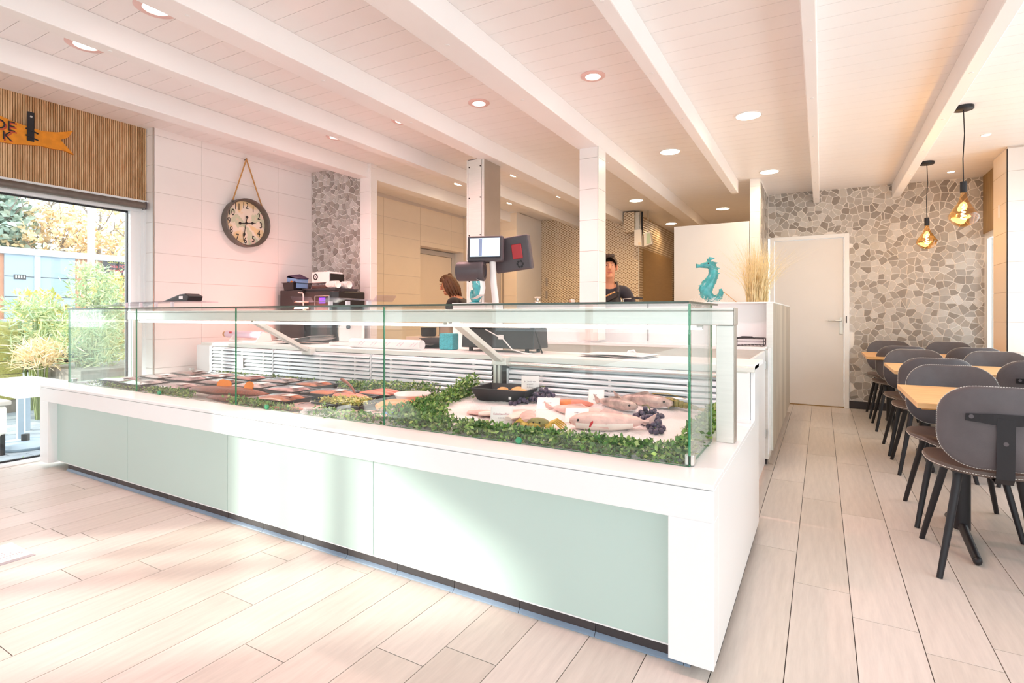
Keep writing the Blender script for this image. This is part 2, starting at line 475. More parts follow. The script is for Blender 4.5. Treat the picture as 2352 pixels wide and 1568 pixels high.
# ---- ceiling: a slightly falling plane of tongue-and-groove boards, with beams
def slab(x0, x1, y0, y1, lo, hi, m=None):
    m = m or MB()
    V = [(x0, y0, zc(x0, y0) + lo), (x1, y0, zc(x1, y0) + lo), (x1, y1, zc(x1, y1) + lo), (x0, y1, zc(x0, y1) + lo),
         (x0, y0, zc(x0, y0) + hi), (x1, y0, zc(x1, y0) + hi), (x1, y1, zc(x1, y1) + hi), (x0, y1, zc(x0, y1) + hi)]
    return m.hexa(V)
ceil = slab(-5.4, 2.15, -4.2, 10.6, 0.006, 0.16).build('ceiling', 'joint_shadow'); ceil['kind'] = 'structure'
y = -4.17
while y < 10.5:
    slab(-5.35, 2.1, y + 0.0012, y + 0.1340, 0.0, 0.0075).build('ceiling_board', 'ceiling_white', ceil)
    y += 0.1352
BEAMS = [(-4.21, 0.16, -4.1, 8.10), (-3.40, 0.11, -4.1, 8.12), (-2.61, 0.165, -4.1, 8.12), (-1.638, 0.19, -4.1, 10.3),
         (-0.827, 0.08, -4.1, 6.66), (-0.021, 0.067, -4.1, 7.6), (0.785, 0.08, -4.1, 7.6)]
for xr, wd, y0, y1 in BEAMS:
    b = slab(xr - wd, xr, y0, y1, -0.15, 0.0005).build('ceiling_beam', 'ceiling_white', ceil, bevel=0.006)
    s = MB()
    yy = 1.5
    while yy < min(y1, 7.4):                                        # plugged screw holes under the beam
        s.lathe([(0.011, 0.0), (0.011, 0.003)], (xr - wd * 0.5, yy, zc(xr - wd / 2, yy) - 0.1525), n=10); yy += 0.83
    s.build('screw_cap', 'plastic_white', b)

# ---- tiles helper: a grid of large wall tiles as parts of a wall
def tiles(parent, us, vs, fn, mat='white_tile', th=0.006, g=0.0016):
    for i in range(len(us) - 1):
        for j in range(len(vs) - 1):
            a0, a1, b0, b1 = us[i] + g, us[i + 1] - g, vs[j] + g, vs[j + 1] - g
            if a1 - a0 < 0.01 or b1 - b0 < 0.01: continue
            MB().prism([(a0, b0), (a1, b0), (a1, b1), (a0, b1)], fn, 0.0, th).build('wall_tile', mat, parent)
VROWS = [0.0, 0.13, 0.39, 0.645, 0.9, 1.155, 1.41, 1.664, 1.932, 2.199, 2.437]

# ---- mosaic helper: broken-stone mosaic, every stone an own prism
def clip(poly, nx, ny, d):
    out = []
    for i in range(len(poly)):
        p, q = poly[i], poly[(i + 1) % len(poly)]
        sp, sq = p[0] * nx + p[1] * ny - d, q[0] * nx + q[1] * ny - d
        if sp <= 0: out.append(p)
        if (sp < 0 < sq) or (sq < 0 < sp):
            t = sp / (sp - sq); out.append((p[0] + (q[0] - p[0]) * t, p[1] + (q[1] - p[1]) * t))
    return out
def area(p): return abs(sum(p[i][0] * p[(i + 1) % len(p)][1] - p[(i + 1) % len(p)][0] * p[i][1] for i in range(len(p)))) / 2
def mosaic(parent, a0, a1, b0, b1, pitch, fn, hole=None, nmax=300, grout=0.009, th=0.006, see=None, btop=None):
    rnd = random.Random(int(a0 * 100 + b1 * 10) + 5)
    na, nb = int((a1 - a0) / pitch) + 3, int((b1 - b0) / pitch) + 3
    S = {}
    for i in range(-1, na):
        for j in range(-1, nb):
            S[i, j] = (a0 + (i + 0.5 + rnd.uniform(-0.5, 0.5)) * pitch, b0 + (j + 0.5 + rnd.uniform(-0.5, 0.5)) * pitch)
    cells = []
    for (i, j), (x, y) in S.items():
        if hole and hole[0] < x < hole[1] and hole[2] < y < hole[3]: continue
        R = pitch * 1.7
        p = [(x - R, y - R), (x + R, y - R), (x + R, y + R), (x - R, y + R)]
        for di in range(-2, 3):
            for dj in range(-2, 3):
                q = S.get((i + di, j + dj))
                if q is None or (di == 0 and dj == 0): continue
                dx, dy = q[0] - x, q[1] - y; L = math.hypot(dx, dy)
                if L < 1e-6: continue
                nx, ny = dx / L, dy / L
                p = clip(p, nx, ny, (x + dx / 2) * nx + (y + dy / 2) * ny - grout / 2)
                if len(p) < 3: break
            if len(p) < 3: break
        if len(p) < 3: continue
        e = grout * 0.4
        for nx, ny, d in ((1, 0, a1 - e), (-1, 0, -a0 - e), (0, -1, -b0 - e), (0, 1, b1 - e)):
            p = clip(p, nx, ny, d)
            if len(p) < 3: break
        if len(p) >= 3 and btop: p = clip(p, btop[0], 1.0, btop[1] - e)
        if len(p) >= 3 and hole:
            if y > hole[3] and x < hole[1]: p = clip(p, 0, -1, -hole[3] - e)
            elif x > hole[1]: p = clip(p, -1, 0, -hole[1] - e) if y < hole[3] else p
        if len(p) < 3 or area(p) < pitch * pitch * 0.06: continue
        cells.append((area(p) + (10 if see is None or see(x, y) else 0), p))
    cells.sort(key=lambda c: -c[0])
    R = MB()
    for k, (a, p) in enumerate(cells):
        t = th * rnd.uniform(0.75, 1.15)
        if k < nmax: MB().prism(p, fn, 0, t).build('mosaic_stone', 'mosaic_stone', parent)
        else: R.prism(p, fn, 0, t)
    if R.v: R.build('mosaic_field', 'mosaic_stone', parent, kind='stuff')

# ---- back wall of the dining corner: stone mosaic, door_1, dark skirting
def skewbox(x0, x1, y0, y1, z0, e=0.006):
    return MB().hexa([(x0, y0, z0), (x1, y0, z0), (x1, y1, z0), (x0, y1, z0), (x0, y0, zc(x0, y0) + e), (x1, y0, zc(x1, y0) + e), (x1, y1, zc(x1, y1) + e), (x0, y1, zc(x0, y1) + e)])
wb = skewbox(-0.60, 0.0, 7.602, 7.72, 2.09)
wb.hexa([(0.0, 7.602, 2.09), (0.285, 7.602, 2.09), (0.285, 7.72, 2.09), (0, 7.72, 2.09), (0, 7.602, zc(0, 7.6)), (0.285, 7.602, zc(0.285, 7.6)), (0.285, 7.72, zc(0.285, 7.6)), (0, 7.72, zc(0, 7.6))])
wb.hexa([(0.285, 7.602, 0), (1.6, 7.602, 0), (1.6, 7.72, 0), (0.285, 7.72, 0), (0.285, 7.602, zc(0.285, 7.6)), (1.6, 7.602, zc(1.6, 7.6)), (1.6, 7.72, zc(1.6, 7.6)), (0.285, 7.72, zc(0.285, 7.6))])
wall_back = wb.build('wall_back', 'grout'); wall_back['kind'] = 'structure'
mosaic(wall_back, -0.59, 1.53, 0.09, 2.66, 0.072, lambda a, b, t: (a, 7.602 - t, b), hole=(-0.7, 0.288, -1, 2.092),
       btop=(0.017, 2.648 - 0.017 * 0.588))
bb = MB().box(0.288, 1.53, 7.588, 7.602, 0, 0.088).build('baseboard_back', 'plinth_dark'); bb['kind'] = 'structure'
d1 = MB()
for x0, x1, z0, z1 in ((-0.568, -0.52, 0, 2.09), (0.235, 0.285, 0, 2.09), (-0.52, 0.235, 2.045, 2.09)): d1.box(x0, x1, 7.565, 7.68, z0, z1)
door1 = d1.build('door_1', 'white_gloss', bevel=0.003); door1['kind'] = 'structure'
leaf = MB().box(-0.517, 0.232, 7.59, 7.63, 0.012, 2.042).build('door_leaf', 'door_white', door1, bevel=0.002)
MB().box(-0.52, 0.235, 7.585, 7.64, 0.0, 0.011).build('threshold', 'gold_panel', door1)
h = MB().box(0.185, 0.222, 7.583, 7.59, 0.885, 1.085)
h.build('handle_plate', 'stainless_pale', door1, bevel=0.002)
MB().tube([(0.203, 7.588, 1.045), (0.203, 7.545, 1.045), (0.195, 7.54, 1.045), (0.065, 7.54, 1.045)], 0.0085, 10).build('door_handle', 'stainless', door1, smooth=True)
MB().box(0.252, 0.262, 7.562, 7.566, 1.02, 1.10).build('strike_plate', 'black_metal', door1)

# ---- pillar wall between dining corner and kitchen: white tile front, mosaic side
pw = skewbox(-0.707, -0.598, 6.66, 7.72, 0).build('wall_kitchen_end', 'grout'); pw['kind'] = 'structure'
tiles(pw, [-0.707, -0.598], [1.2, 1.42, 1.7, 1.99, 2.28, 2.57, 2.655], lambda a, b, t: (a, 6.66 - t, b))
mosaic(pw, 6.665, 7.59, 1.1, 2.62, 0.072, lambda a, b, t: (-0.598 + t, a, b), nmax=0)
MB().tube([(-0.6, 6.655, 1.2), (-0.6, 6.655, 2.655)], 0.004, 6).build('corner_trim', 'stainless_pale', pw)

# ---- right side: window recess, tiled pier, window wall
wr = MB()
wr.hexa([(1.53, 6.83, 1.99), (1.66, 6.83, 1.99), (1.66, 7.602, 1.99), (1.53, 7.602, 1.99), (1.53, 6.83, 2.62), (1.66, 6.83, 2.62), (1.66, 7.602, 2.62), (1.53, 7.602, 2.62)])
wr.box(1.55, 1.66, 6.83, 7.602, 0, 0.45)
wall_right = wr.build('wall_right', 'white_wall'); wall_right['kind'] = 'structure'
hd = skewbox(1.515, 1.53, 6.84, 7.60, 1.99).build('header_panel', 'header_oak', wall_right)
w2 = MB()
for y0, y1, z0, z1 in ((7.52, 7.602, 0.45, 1.99), (6.83, 6.89, 0.45, 1.99), (6.89, 7.52, 1.93, 1.99), (6.89, 7.52, 0.45, 0.51)): w2.box(1.535, 1.60, y0, y1, z0, z1)
window2 = w2.build('window_2', 'white_gloss'); window2['kind'] = 'structure'
MB().box(1.57, 1.578, 6.89, 7.52, 0.51, 1.93).build('pane', 'window_glass', window2)
pr = skewbox(1.444, 2.1, 6.395, 6.83, 0).build('trim_1', 'tile_grout'); pr['kind'] = 'structure'
rows = [0.0, 0.24, 0.51, 0.78, 1.05, 1.32, 1.59, 1.86, 2.13, 2.40, 2.605]
tiles(pr, [6.395, 6.83], rows, lambda a, b, t: (1.444 - t, a, b), 'warm_tile')
tiles(pr, [1.444, 1.60, 2.1], rows, lambda a, b, t: (a, 6.395 - t, b))
MB().tube([(1.440, 6.391, 0.0), (1.440, 6.391, 2.6)], 0.004, 6).build('corner_trim', 'black_metal', pr)
MB().box(1.434, 1.4385, 6.60, 6.66, 2.02, 2.14).build('sensor_plate', 'plastic_white', pr, bevel=0.004)
rw = skewbox(1.99, 2.1, -4.1, 6.395, 2.25); rw.box(1.99, 2.1, -4.1, 6.395, 0, 0.45)
for y0 in (-4.1, -1.9, 0.3, 2.5, 4.5, 6.29): rw.box(1.99, 2.1, y0, y0 + 0.105, 0.45, 2.25)
wr2 = rw.build('wall_right', 'white_wall'); wr2['kind'] = 'structure'
w3 = MB(); 
for y0, y1 in ((-3.995, -1.9), (-1.795, 0.3), (0.405, 2.5), (2.605, 4.5), (4.605, 6.29)):
    w3.box(2.02, 2.07, y0, y1, 0.45, 0.50).box(2.02, 2.07, y0, y1, 2.20, 2.25)
window3 = w3.build('window_3', 'white_gloss'); window3['kind'] = 'structure'
for y0, y1 in ((-3.995, -1.9), (-1.795, 0.3), (0.405, 2.5), (2.605, 4.5), (4.605, 6.29)):
    MB().box(2.04, 2.048, y0, y1, 0.5, 2.2).build('pane', 'window_glass', window3)

# ---- wall behind the viewer, a glazed shopfront
wf = skewbox(-5.3, -4.9, -4.2, -4.1, 0); 
wf.hexa([(-4.9, -4.2, 2.2), (2.1, -4.2, 2.2), (2.1, -4.1, 2.2), (-4.9, -4.1, 2.2), (-4.9, -4.2, 2.83), (2.1, -4.2, 2.72), (2.1, -4.1, 2.72), (-4.9, -4.1, 2.83)])
wf.box(-4.9, 2.1, -4.2, -4.1, 0, 0.1)
for x in (-3.2, -1.5, 0.2, 1.9): wf.box(x, x + 0.09, -4.2, -4.1, 0.1, 2.2)
wfo = wf.build('wall_front', 'white_wall'); wfo['kind'] = 'structure'
w4 = MB().box(-4.9, 1.9, -4.18, -4.13, 0.1, 0.16).box(-4.9, 1.9, -4.18, -4.13, 2.14, 2.2).build('window_4', 'white_gloss'); w4['kind'] = 'structure'
for x0, x1 in ((-4.9, -3.2), (-3.11, -1.5), (-1.41, 0.2), (0.29, 1.9)): MB().box(x0, x1, -4.158, -4.15, 0.16, 2.14).build('pane', 'window_glass', w4)

# ---- left wall: window wall with a ribbed oak header, then the white tiled wall with the clock
wl = MB()
wl.hexa([(-5.33, -4.1, 2.125), (-5.21, -4.1, 2.125), (-5.21, 2.545, 2.125), (-5.33, 2.545, 2.125), (-5.33, -4.1, zc(-5.3, -4.1)), (-5.21, -4.1, zc(-5.2, -4.1)), (-5.21, 2.545, zc(-5.2, 2.5)), (-5.33, 2.545, zc(-5.3, 2.5))])
wl.box(-5.33, -5.21, -0.42, 1.47, 0, 2.125)
wl.box(-5.33, -5.21, -4.1, -2.30, 0, 2.125)
wall_left = wl.build('wall_left', 'white_wall'); wall_left['kind'] = 'structure'
rs = MB(); pitch = 0.01425; n = 0; yy = 2.535
sl = {}
while yy > -0.4:
    y0 = yy - pitch + 0.0035
    prof = [(y0, -5.21), (yy, -5.21), (yy - 0.001, -5.1965), (y0 + 0.001, -5.1965)]
    z1 = zc(-5.2, yy) + 0.004
    if n < 78:
        MB().prism([(a, b) for a, b in prof], lambda a, b, t: (b, a, t), 2.124, z1).build('oak_slat', 'slat_oak', wall_left)
    else: rs.prism(prof, lambda a, b, t: (b, a, t), 2.124, z1)
    yy -= pitch; n += 1
rs.build('slat_field', 'slat_oak', wall_left, kind='stuff')
MB().box(-5.212, -5.205, -0.4, 2.54, 2.124, zc(-5.2, 1)).build('slat_backing', 'header_oak', wall_left)
# window_1 (in view) and window_5 (towards the viewer)
def left_window(name, y0, y1, mull=(), mw=0.05):
    m = MB().box(-5.30, -5.205, y0, y1, 2.022, 2.122).box(-5.30, -5.19, y0, y1, 0.0, 0.022).box(-5.30, -5.205, y0, y0 + 0.06, 0.022, 2.022).box(-5.30, -5.205, y1 - 0.128, y1, 0.022, 2.022)
    for a in mull: m.box(-5.29, -5.22, a - mw, a + mw, 0.022, 2.022)
    o = m.build(name, 'white_gloss', bevel=0.003); o['kind'] = 'structure'
    MB().box(-5.262, -5.25, y0 + 0.06, y1 - 0.128, 0.028, 2.018).build('pane', 'window_glass', o)
    g = MB().box(-5.266, -5.246, y1 - 0.138, y1 - 0.126, 0.022, 2.022).box(-5.266, -5.246, y0 + 0.06, y1 - 0.128, 0.022, 0.034)
    g.box(-5.266, -5.246, y0 + 0.06, y1 - 0.128, 2.008, 2.022)
    g.build('glazing_seal', 'black_metal', o)
    return o
win1 = left_window('window_1', 1.47, 2.54)
win5 = left_window('window_5', -2.30, -0.42, (-1.32,), 0.075)
MB().box(-5.28, -5.235, -0.972, -0.928, 0.022, 2.022).build('glazing_bar', 'white_gloss', win5)
MB().box(-5.212, -5.17, 1.47, 2.54, 2.105, 2.124).build('head_trim', 'white_gloss', win1, bevel=0.003)

# tiled wall with clock
wc = skewbox(-5.33, -5.097, 2.545, 4.34, 0).build('wall_left', 'tile_grout'); wc['kind'] = 'structure'
vr = VROWS + [2.70, 2.79]
tiles(wc, [2.551, 2.97, 3.796, 4.24], VROWS, lambda a, b, t: (-5.097 + t, a, b))
for a0, a1 in ((2.551, 2.97), (2.97, 3.796), (3.796, 4.24)):
    zt = min(zc(-5.1, a1), zc(-5.1, a0)) - 0.0
    tiles(wc, [a0, a1], [2.437, 2.70, zt + 0.02], lambda a, b, t: (-5.097 + t, a, b))
tiles(wc, [-5.21, -5.091], VROWS + [2.70, 2.78], lambda a, b, t: (a, 2.545 - t, b))
MB().tube([(-5.092, 2.541, 0.0), (-5.092, 2.541, 2.775)], 0.005, 6).build('corner_trim', 'steel_warm', wc)
# mosaic stub wall at the end of the tiled wall
ms = skewbox(-5.09, -4.18, 4.246, 4.34, 0).build('wall_left', 'grout'); ms['kind'] = 'structure'
mosaic(ms, -5.085, -4.327, 0.6, 2.78, 0.060, lambda a, b, t: (a, 4.246 - t, b), see=lambda a, b: b > 1.15)
MB().tube([(-4.327, 4.243, 0.6), (-4.327, 4.243, 2.74)], 0.004, 6).build('corner_trim', 'steel_warm', ms)
tiles(ms, [-4.323, -4.18], VROWS[3:] + [2.69, 2.735], lambda a, b, t: (a, 4.246 - t, b))
tiles(ms, [4.246, 4.34], VROWS[3:] + [2.69, 2.735], lambda a, b, t: (-4.18 + t, a, b))

# ---- kitchen walls
kl = MB()
kl.hexa([(-5.33, 4.34, 0), (-5.10, 4.34, 0), (-5.10, 6.18, 0), (-5.33, 6.18, 0), (-5.33, 4.34, 2.8), (-5.10, 4.34, 2.8), (-5.10, 6.18, 2.8), (-5.33, 6.18, 2.8)])
kl.box(-5.33, -5.10, 6.18, 7.28, 2.13, 2.8)
kl.box(-5.40, -5.33, 6.18, 7.28, 0, 2.2)
wk = kl.build('wall_kitchen_left', 'tile_grout'); wk['kind'] = 'structure'
tiles(wk, [4.34, 4.66, 5.42, 6.18], VROWS[3:] + [2.69], lambda a, b, t: (-5.10 + t, a, b), 'warm_tile')
tiles(wk, [6.18, 6.94, 7.28], [2.13, 2.199, 2.437, 2.69], lambda a, b, t: (-5.10 + t, a, b), 'warm_tile')
d2 = MB()
for y0, y1, z0, z1 in ((6.185, 6.25, 0, 2.12), (7.20, 7.275, 0, 2.12), (6.25, 7.20, 2.05, 2.12)): d2.box(-5.325, -5.27, y0, y1, z0, z1)
door2 = d2.build('door_2', 'grey_paint', bevel=0.003); door2['kind'] = 'structure'
MB().box(-5.315, -5.285, 6.255, 7.195, 0.012, 2.045).build('door_leaf', 'warm_tile', door2)
kb = skewbox(-5.33, -4.10, 7.29, 7.40, 0); kb.box(-4.20, -4.10, 7.40, 8.15, 0, 2.7)
wkb = kb.build('wall_kitchen_back', 'white_wall'); wkb['kind'] = 'structure'
tiles(wkb, [-5.10, -4.72, -4.10], VROWS[3:] + [2.70], lambda a, b, t: (a, 7.29 - t, b), 'warm_tile')
MB().box(-4.40, -4.385, 7.278, 7.29, 0, 2.05).box(-4.35, -4.33, 7.272, 7.29, 0, 2.05).build('door_edge', 'steel_warm', wkb)
km = skewbox(-4.10, -2.43, 8.15, 8.25, 0).build('wall_kitchen_back', 'diamond_metal'); km['kind'] = 'structure'
MB().tube([(-2.432, 8.148, 0.8), (-2.432, 8.148, 2.67)], 0.008, 6).build('corner_trim', 'stainless_pale', km)
sk = MB().box(-3.02, -3.0, 8.14, 8.149, 1.0, 1.55)
sk.build('cable_duct', 'black_metal', km)
for zz in (1.39, 1.60):
    MB().box(-4.02, -3.985, 8.135, 8.15, zz, zz + 0.13).build('socket', 'steel_warm', km, bevel=0.003)
ks = MB().box(-2.53, -2.43, 8.25, 10.5, 0, 2.7).build('wall_kitchen_side', 'diamond_metal'); ks['kind'] = 'structure'
MB().box(-2.428, -2.42, 8.35, 10.2, 0.0, 2.15).build('metal_panel', 'gold_panel', ks)
kf = MB().box(-2.43, -0.6, 10.5, 10.6, 0, 2.7).build('wall_kitchen_back', 'white_wall'); kf['kind'] = 'structure'
MB().box(-2.40, -2.30, 10.40, 10.5, 0, 2.3).build('door_edge', 'warm_tile', kf)
kr = MB().box(-0.707, -0.60, 7.72, 10.5, 0, 2.66).build('wall_kitchen_right', 'white_wall'); kr['kind'] = 'structure'

# ---- free-standing columns
c2 = thing('tiled_column', 'white tiled square column standing behind the fish counter', 'column', (-1.72, 4.41, 0))
MB().box(-1.802, -1.644, 4.327, 4.494, 0.9, 2.553).build('core', 'tile_grout', c2)
for j in range(7):
    z0, z1 = 0.9 + 0.264 * j - 0.03, 0.9 + 0.264 * (j + 1) - 0.03
    z1 = min(z1, 2.545); z0 = max(z0, 0.9)
    MB().box(-1.808, -1.641, 4.320, 4.327, z0 + 0.0015, z1 - 0.0015).build('tile', 'white_tile', c2)
    MB().box(-1.644, -1.638, 4.324, 4.50, z0 + 0.0015, z1 - 0.0015).build('tile', 'white_tile', c2)
MB().tube([(-1.639, 4.321, 0.9), (-1.639, 4.321, 2.545)], 0.005, 6).build('corner_trim', 'stainless_pale', c2)
c1 = thing('steel_clad_column', 'square column clad in brushed steel plates with black screws, behind the till', 'column', (-2.8, 4.34, 0))
MB().box(-2.898, -2.714, 4.206, 4.486, 0.9, 2.575).build('core', 'dark_gap', c1)
for z0, z1 in ((0.9, 1.815), (1.822, 2.566)):
    MB().box(-2.885, -2.735, 4.198, 4.206, z0, z1).build('front_plate', 'stainless_pale', c1)
MB().box(-2.714, -2.707, 4.203, 4.49, 0.9, 2.57).build('side_plate', 'steel_warm', c1)
for x0, x1 in ((-2.903, -2.888), (-2.731, -2.709)):
    MB().box(x0, x1, 4.199, 4.21, 0.9, 2.57).build('corner_strip', 'stainless_pale', c1)
for zz in (2.50, 2.21, 1.86, 1.76, 1.43):
    for xx in (-2.872, -2.748):
        MB().lathe([(0.006, -0.004), (0.006, 0.0)], (xx, 4.198, zz), n=8, axis='Y').build('screw', 'ink', c1)

# ================================================================ the fish counter
ct = thing('display_counter', 'long white and sage green refrigerated fish counter with a square glass case', 'counter', (-2.64, 2.3, 0))
YF, XR, XL = 1.716, -0.2825, -4.994
MB().box(XL, XR, YF, 1.905, 0.586, 0.603).box(XL, -4.955, 1.905, 2.88, 0.586, 0.603).box(-0.41, XR, 1.905, 2.878, 0.586, 0.603).build('top_slab', 'white_gloss', ct, bevel=0.002)
MB().box(XL, XR, YF, 1.80, 0.487, 0.584).build('fascia', 'white_gloss', ct, bevel=0.002)
MB().box(XL, -4.862, YF, 1.80, 0.04, 0.487).build('end_leg', 'white_gloss', ct, bevel=0.002)
MB().box(-0.419, XR, YF, 1.80, 0.04, 0.487).build('end_leg', 'white_gloss', ct, bevel=0.002)
sp = MB().prism([(1.80, 0.04), (3.073, 0.04), (3.073, 0.868), (2.878, 0.868), (2.878, 0.586), (1.80, 0.586)], lambda a, b, t: (t, a, b), XR - 0.02, XR)
sp.build('side_panel', 'white_gloss', ct, bevel=0.002)
MB().prism([(1.80, 0.04), (3.073, 0.04), (3.073, 0.845), (2.878, 0.845), (2.878, 0.586), (1.80, 0.586)], lambda a, b, t: (t, a, b), XL, XL + 0.02).build('side_panel', 'white_gloss', ct)
MB().box(XR - 0.018, XR - 0.004, 1.80, 3.07, 0.02, 0.04).build('kick_strip', 'plinth_dark', ct)
xs = [-4.862, -3.857, -2.80, -1.728, -0.419]
for a, b in zip(xs[:-1], xs[1:]):
    MB().box(a + 0.0012, b - 0.0012, 1.772, 1.790, 0.052, 0.487).build('front_panel', 'sage_panel', ct, bevel=0.0012)
MB().box(-4.90, -0.34, 1.80, 2.86, 0.06, 0.545).build('carcass', 'dark_gap', ct)
# skirting tiles with a cove foot
x = -4.70; xn = -4.61
while x < -0.36:
    xe = min(xn, -0.36)
    MB().prism([(1.792, 0.0), (1.766, 0.0), (1.767, 0.004), (1.772, 0.009), (1.777, 0.014), (1.778, 0.066), (1.792, 0.066)], lambda a, b, t: (t, a, b), x + 0.0013, xe - 0.0013).build('skirting_tile', 'plinth_tile', ct)
    MB().prism([(1.7645, 0.0), (1.7645, 0.001), (1.766, 0.005), (1.771, 0.0105), (1.7762, 0.0150), (1.7775, 0.0145), (1.772, 0.008), (1.767, 0.003)], lambda a, b, t: (t, a, b), x + 0.001, xe - 0.001).build('cove', 'cove_grey', ct)
    x, xn = xe, xe + 0.302
MB().box(-4.695, -0.365, 1.784, 1.79, 0.0, 0.064).build('skirting_grout', 'grout', ct)
MB().box(-4.862, -0.419, 1.771, 1.79, 0.047, 0.052).build('panel_edge', 'white_gloss', ct)
MB().lathe([(0.016, 0), (0.016, 0.008), (0.006, 0.01), (0.006, 0.045)], (-0.385, 1.79, 0.0), n=12).build('levelling_foot', 'stainless', ct, smooth=True)

# deck, rear louvres, rear shelf
MB().box(-4.955, -0.41, 1.905, 2.86, 0.545, 0.585).build('deck', 'stainless_pale', ct)
MB().box(-4.95, -0.31, 2.866, 3.27, 0.06, 0.845).build('rear_body', 'white_matt', ct)
MB().box(-4.905, XR + 0.0, 2.868, 3.30, 0.846, 0.870).build('rear_shelf', 'white_matt', ct, bevel=0.003)
MB().box(-4.905, XR - 0.03, 2.855, 2.868, 0.832, 0.866).build('shelf_edge', 'stainless_pale', ct, bevel=0.002)
def louvres(x0, x1, z0, n, pitch):
    lp = MB().box(x0, x1, 2.855, 2.862, z0 - 0.02, z0 + n * pitch).build('louvre_panel', 'dark_gap', ct)
    prof = [(2.853, 0.026), (2.846, 0.0265), (2.838, 0.022), (2.832, 0.013), (2.829, 0.002), (2.832, 0.0), (2.836, 0.010), (2.842, 0.018), (2.853, 0.021)]
    me = None
    for k in range(n):
        if me is None:
            o = MB().prism(prof, lambda a, b, t: (t, a, b + z0), x0 + 0.004, x1 - 0.004).build('louvre_slat', 'louvre_white', lp); me = o.data
        else:
            o = link(bpy.data.objects.new('louvre_slat', me)); o.parent = lp; o.location = (0, 0, k * pitch)
    c = MB()
    for k in range(1, n):
        for q in (0.18, 0.52, 0.86):
            xx = x0 + (x1 - x0) * q; c.box(xx - 0.008, xx + 0.008, 2.832, 2.85, z0 + k * pitch - 0.006, z0 + k * pitch + 0.001)
    c.build('clip', 'plastic_white', lp, kind='stuff')
    MB().box(x0 - 0.012, x0 + 0.002, 2.83, 2.862, z0 - 0.02, z0 + n * pitch).build('side_rail', 'louvre_white', lp)
    return lp
louvres(-4.70, -3.873, 0.598, 8, 0.0300)
louvres(-3.860, -2.793, 0.598, 8, 0.0300)
louvres(-2.780, -1.765, 0.598, 8, 0.0300)
louvres(-1.650, -0.415, 0.612, 6, 0.0300)
MB().box(-0.41, XR - 0.021, 2.856, 2.866, 0.586, 0.845).build('rear_riser', 'white_gloss', ct)
MB().box(-0.41, XR + 0.001, 2.850, 2.874, 0.838, 0.862).build('shelf_end', 'stainless_pale', ct, bevel=0.003)
MB().box(-4.95, -4.715, 2.84, 2.865, 0.586, 0.842).build('corner_filler', 'white_matt', ct)
MB().box(-1.755, -1.735, 2.825, 2.86, 0.585, 0.83).box(-1.728, -1.708, 2.83, 2.86, 0.585, 0.83).build('divider_post', 'stainless_pale', ct, bevel=0.002)
MB().box(-1.705, -1.66, 2.85, 2.862, 0.585, 0.845).build('divider_mesh', 'dark_gap', ct)
MB().tube([(-1.66, 2.838, 0.818), (-0.42, 2.838, 0.818)], 0.0145, 12).build('defrost_pipe', 'stainless', ct, smooth=True)

# frame of the glass case
MB().box(-0.372, -0.305, 2.312, 2.382, 0.603, 1.076).build('post', 'stainless_pale', ct, bevel=0.003)
MB().box(-0.305, -0.3025, 2.314, 2.380, 0.605, 1.076).build('post_seal', 'steel_warm', ct)
MB().box(-5.018, -4.950, 2.312, 2.382, 0.603, 1.076).build('post', 'stainless_pale', ct, bevel=0.003)
MB().box(-5.02, -0.304, 2.306, 2.388, 1.0775, 1.133).box(-5.02, -0.304, 2.309, 2.388, 1.133, 1.1375).box(-5.02, -0.304, 2.304, 2.388, 1.1375, 1.1475).build('crossbeam', 'stainless_pale', ct, bevel=0.0025)
MB().box(-0.304, -0.2985, 2.306, 2.388, 1.078, 1.147).build('beam_cap', 'steel_warm', ct, bevel=0.002)
lt = MB().tube([(-4.90, 2.338, 1.064), (-0.43, 2.338, 1.064)], 0.0085, 10).build('light_tube', 'led_tube', ct, smooth=True)
for x in (-4.88, -3.4, -1.75, -0.44): MB().box(x - 0.012, x + 0.012, 2.33, 2.35, 1.06, 1.0775).build('tube_clip', 'steel_warm', ct)
for xa in (-3.43, -1.70):
    am = MB().obox((xa, 2.595, 0.955), (0.052, 0.535, 0.030), Matrix.Rotation(math.atan2(-0.235, 0.46), 3, 'X')).build('support_arm', 'stainless_pale', ct, bevel=0.003)
    MB().box(xa - 0.05, xa + 0.05, 2.80, 2.862, 0.812, 0.860).build('arm_foot', 'stainless_pale', am, bevel=0.003)
    MB().lathe([(0.006, 0), (0.006, 0.004), (0.003, 0.006)], (xa, 2.825, 0.86), n=10).build('screw', 'steel_warm', am)
# glass
gx = [-4.98, -3.99, -2.90, -1.77, -0.386]
for a, b in zip(gx[:-1], gx[1:]):
    MB().box(a + 0.002, b - 0.002, 1.883, 1.891, 0.604, 1.1565, faces=[1, 1, 0, 1, 0, 1]).build('front_glass', ['case_glass', 'glass_edge'], ct)
for a, b in ((-4.98, -2.90), (-2.90, -0.386)):
    MB().box(a + 0.002, b - 0.002, 1.875, 2.458, 1.1575, 1.1655, faces=[0, 0, 1, 1, 1, 1]).build('top_glass', ['case_glass_top', 'glass_edge_dark'], ct)
for x in (-0.394, -4.978):
    MB().box(x, x + 0.008, 1.893, 2.310, 0.604, 1.1565, faces=[1, 1, 1, 0, 1, 0]).build('side_glass', ['case_glass', 'glass_edge'], ct)
for x, y, z in ((-0.392, 1.905, 0.63), (-4.965, 1.91, 0.62), (-4.955, 2.79, 0.625)):
    MB().box(x - 0.014, x + 0.016, y - 0.012, y + 0.022, 0.604, z + 0.012).build('glass_clamp', 'stainless', ct, bevel=0.004)
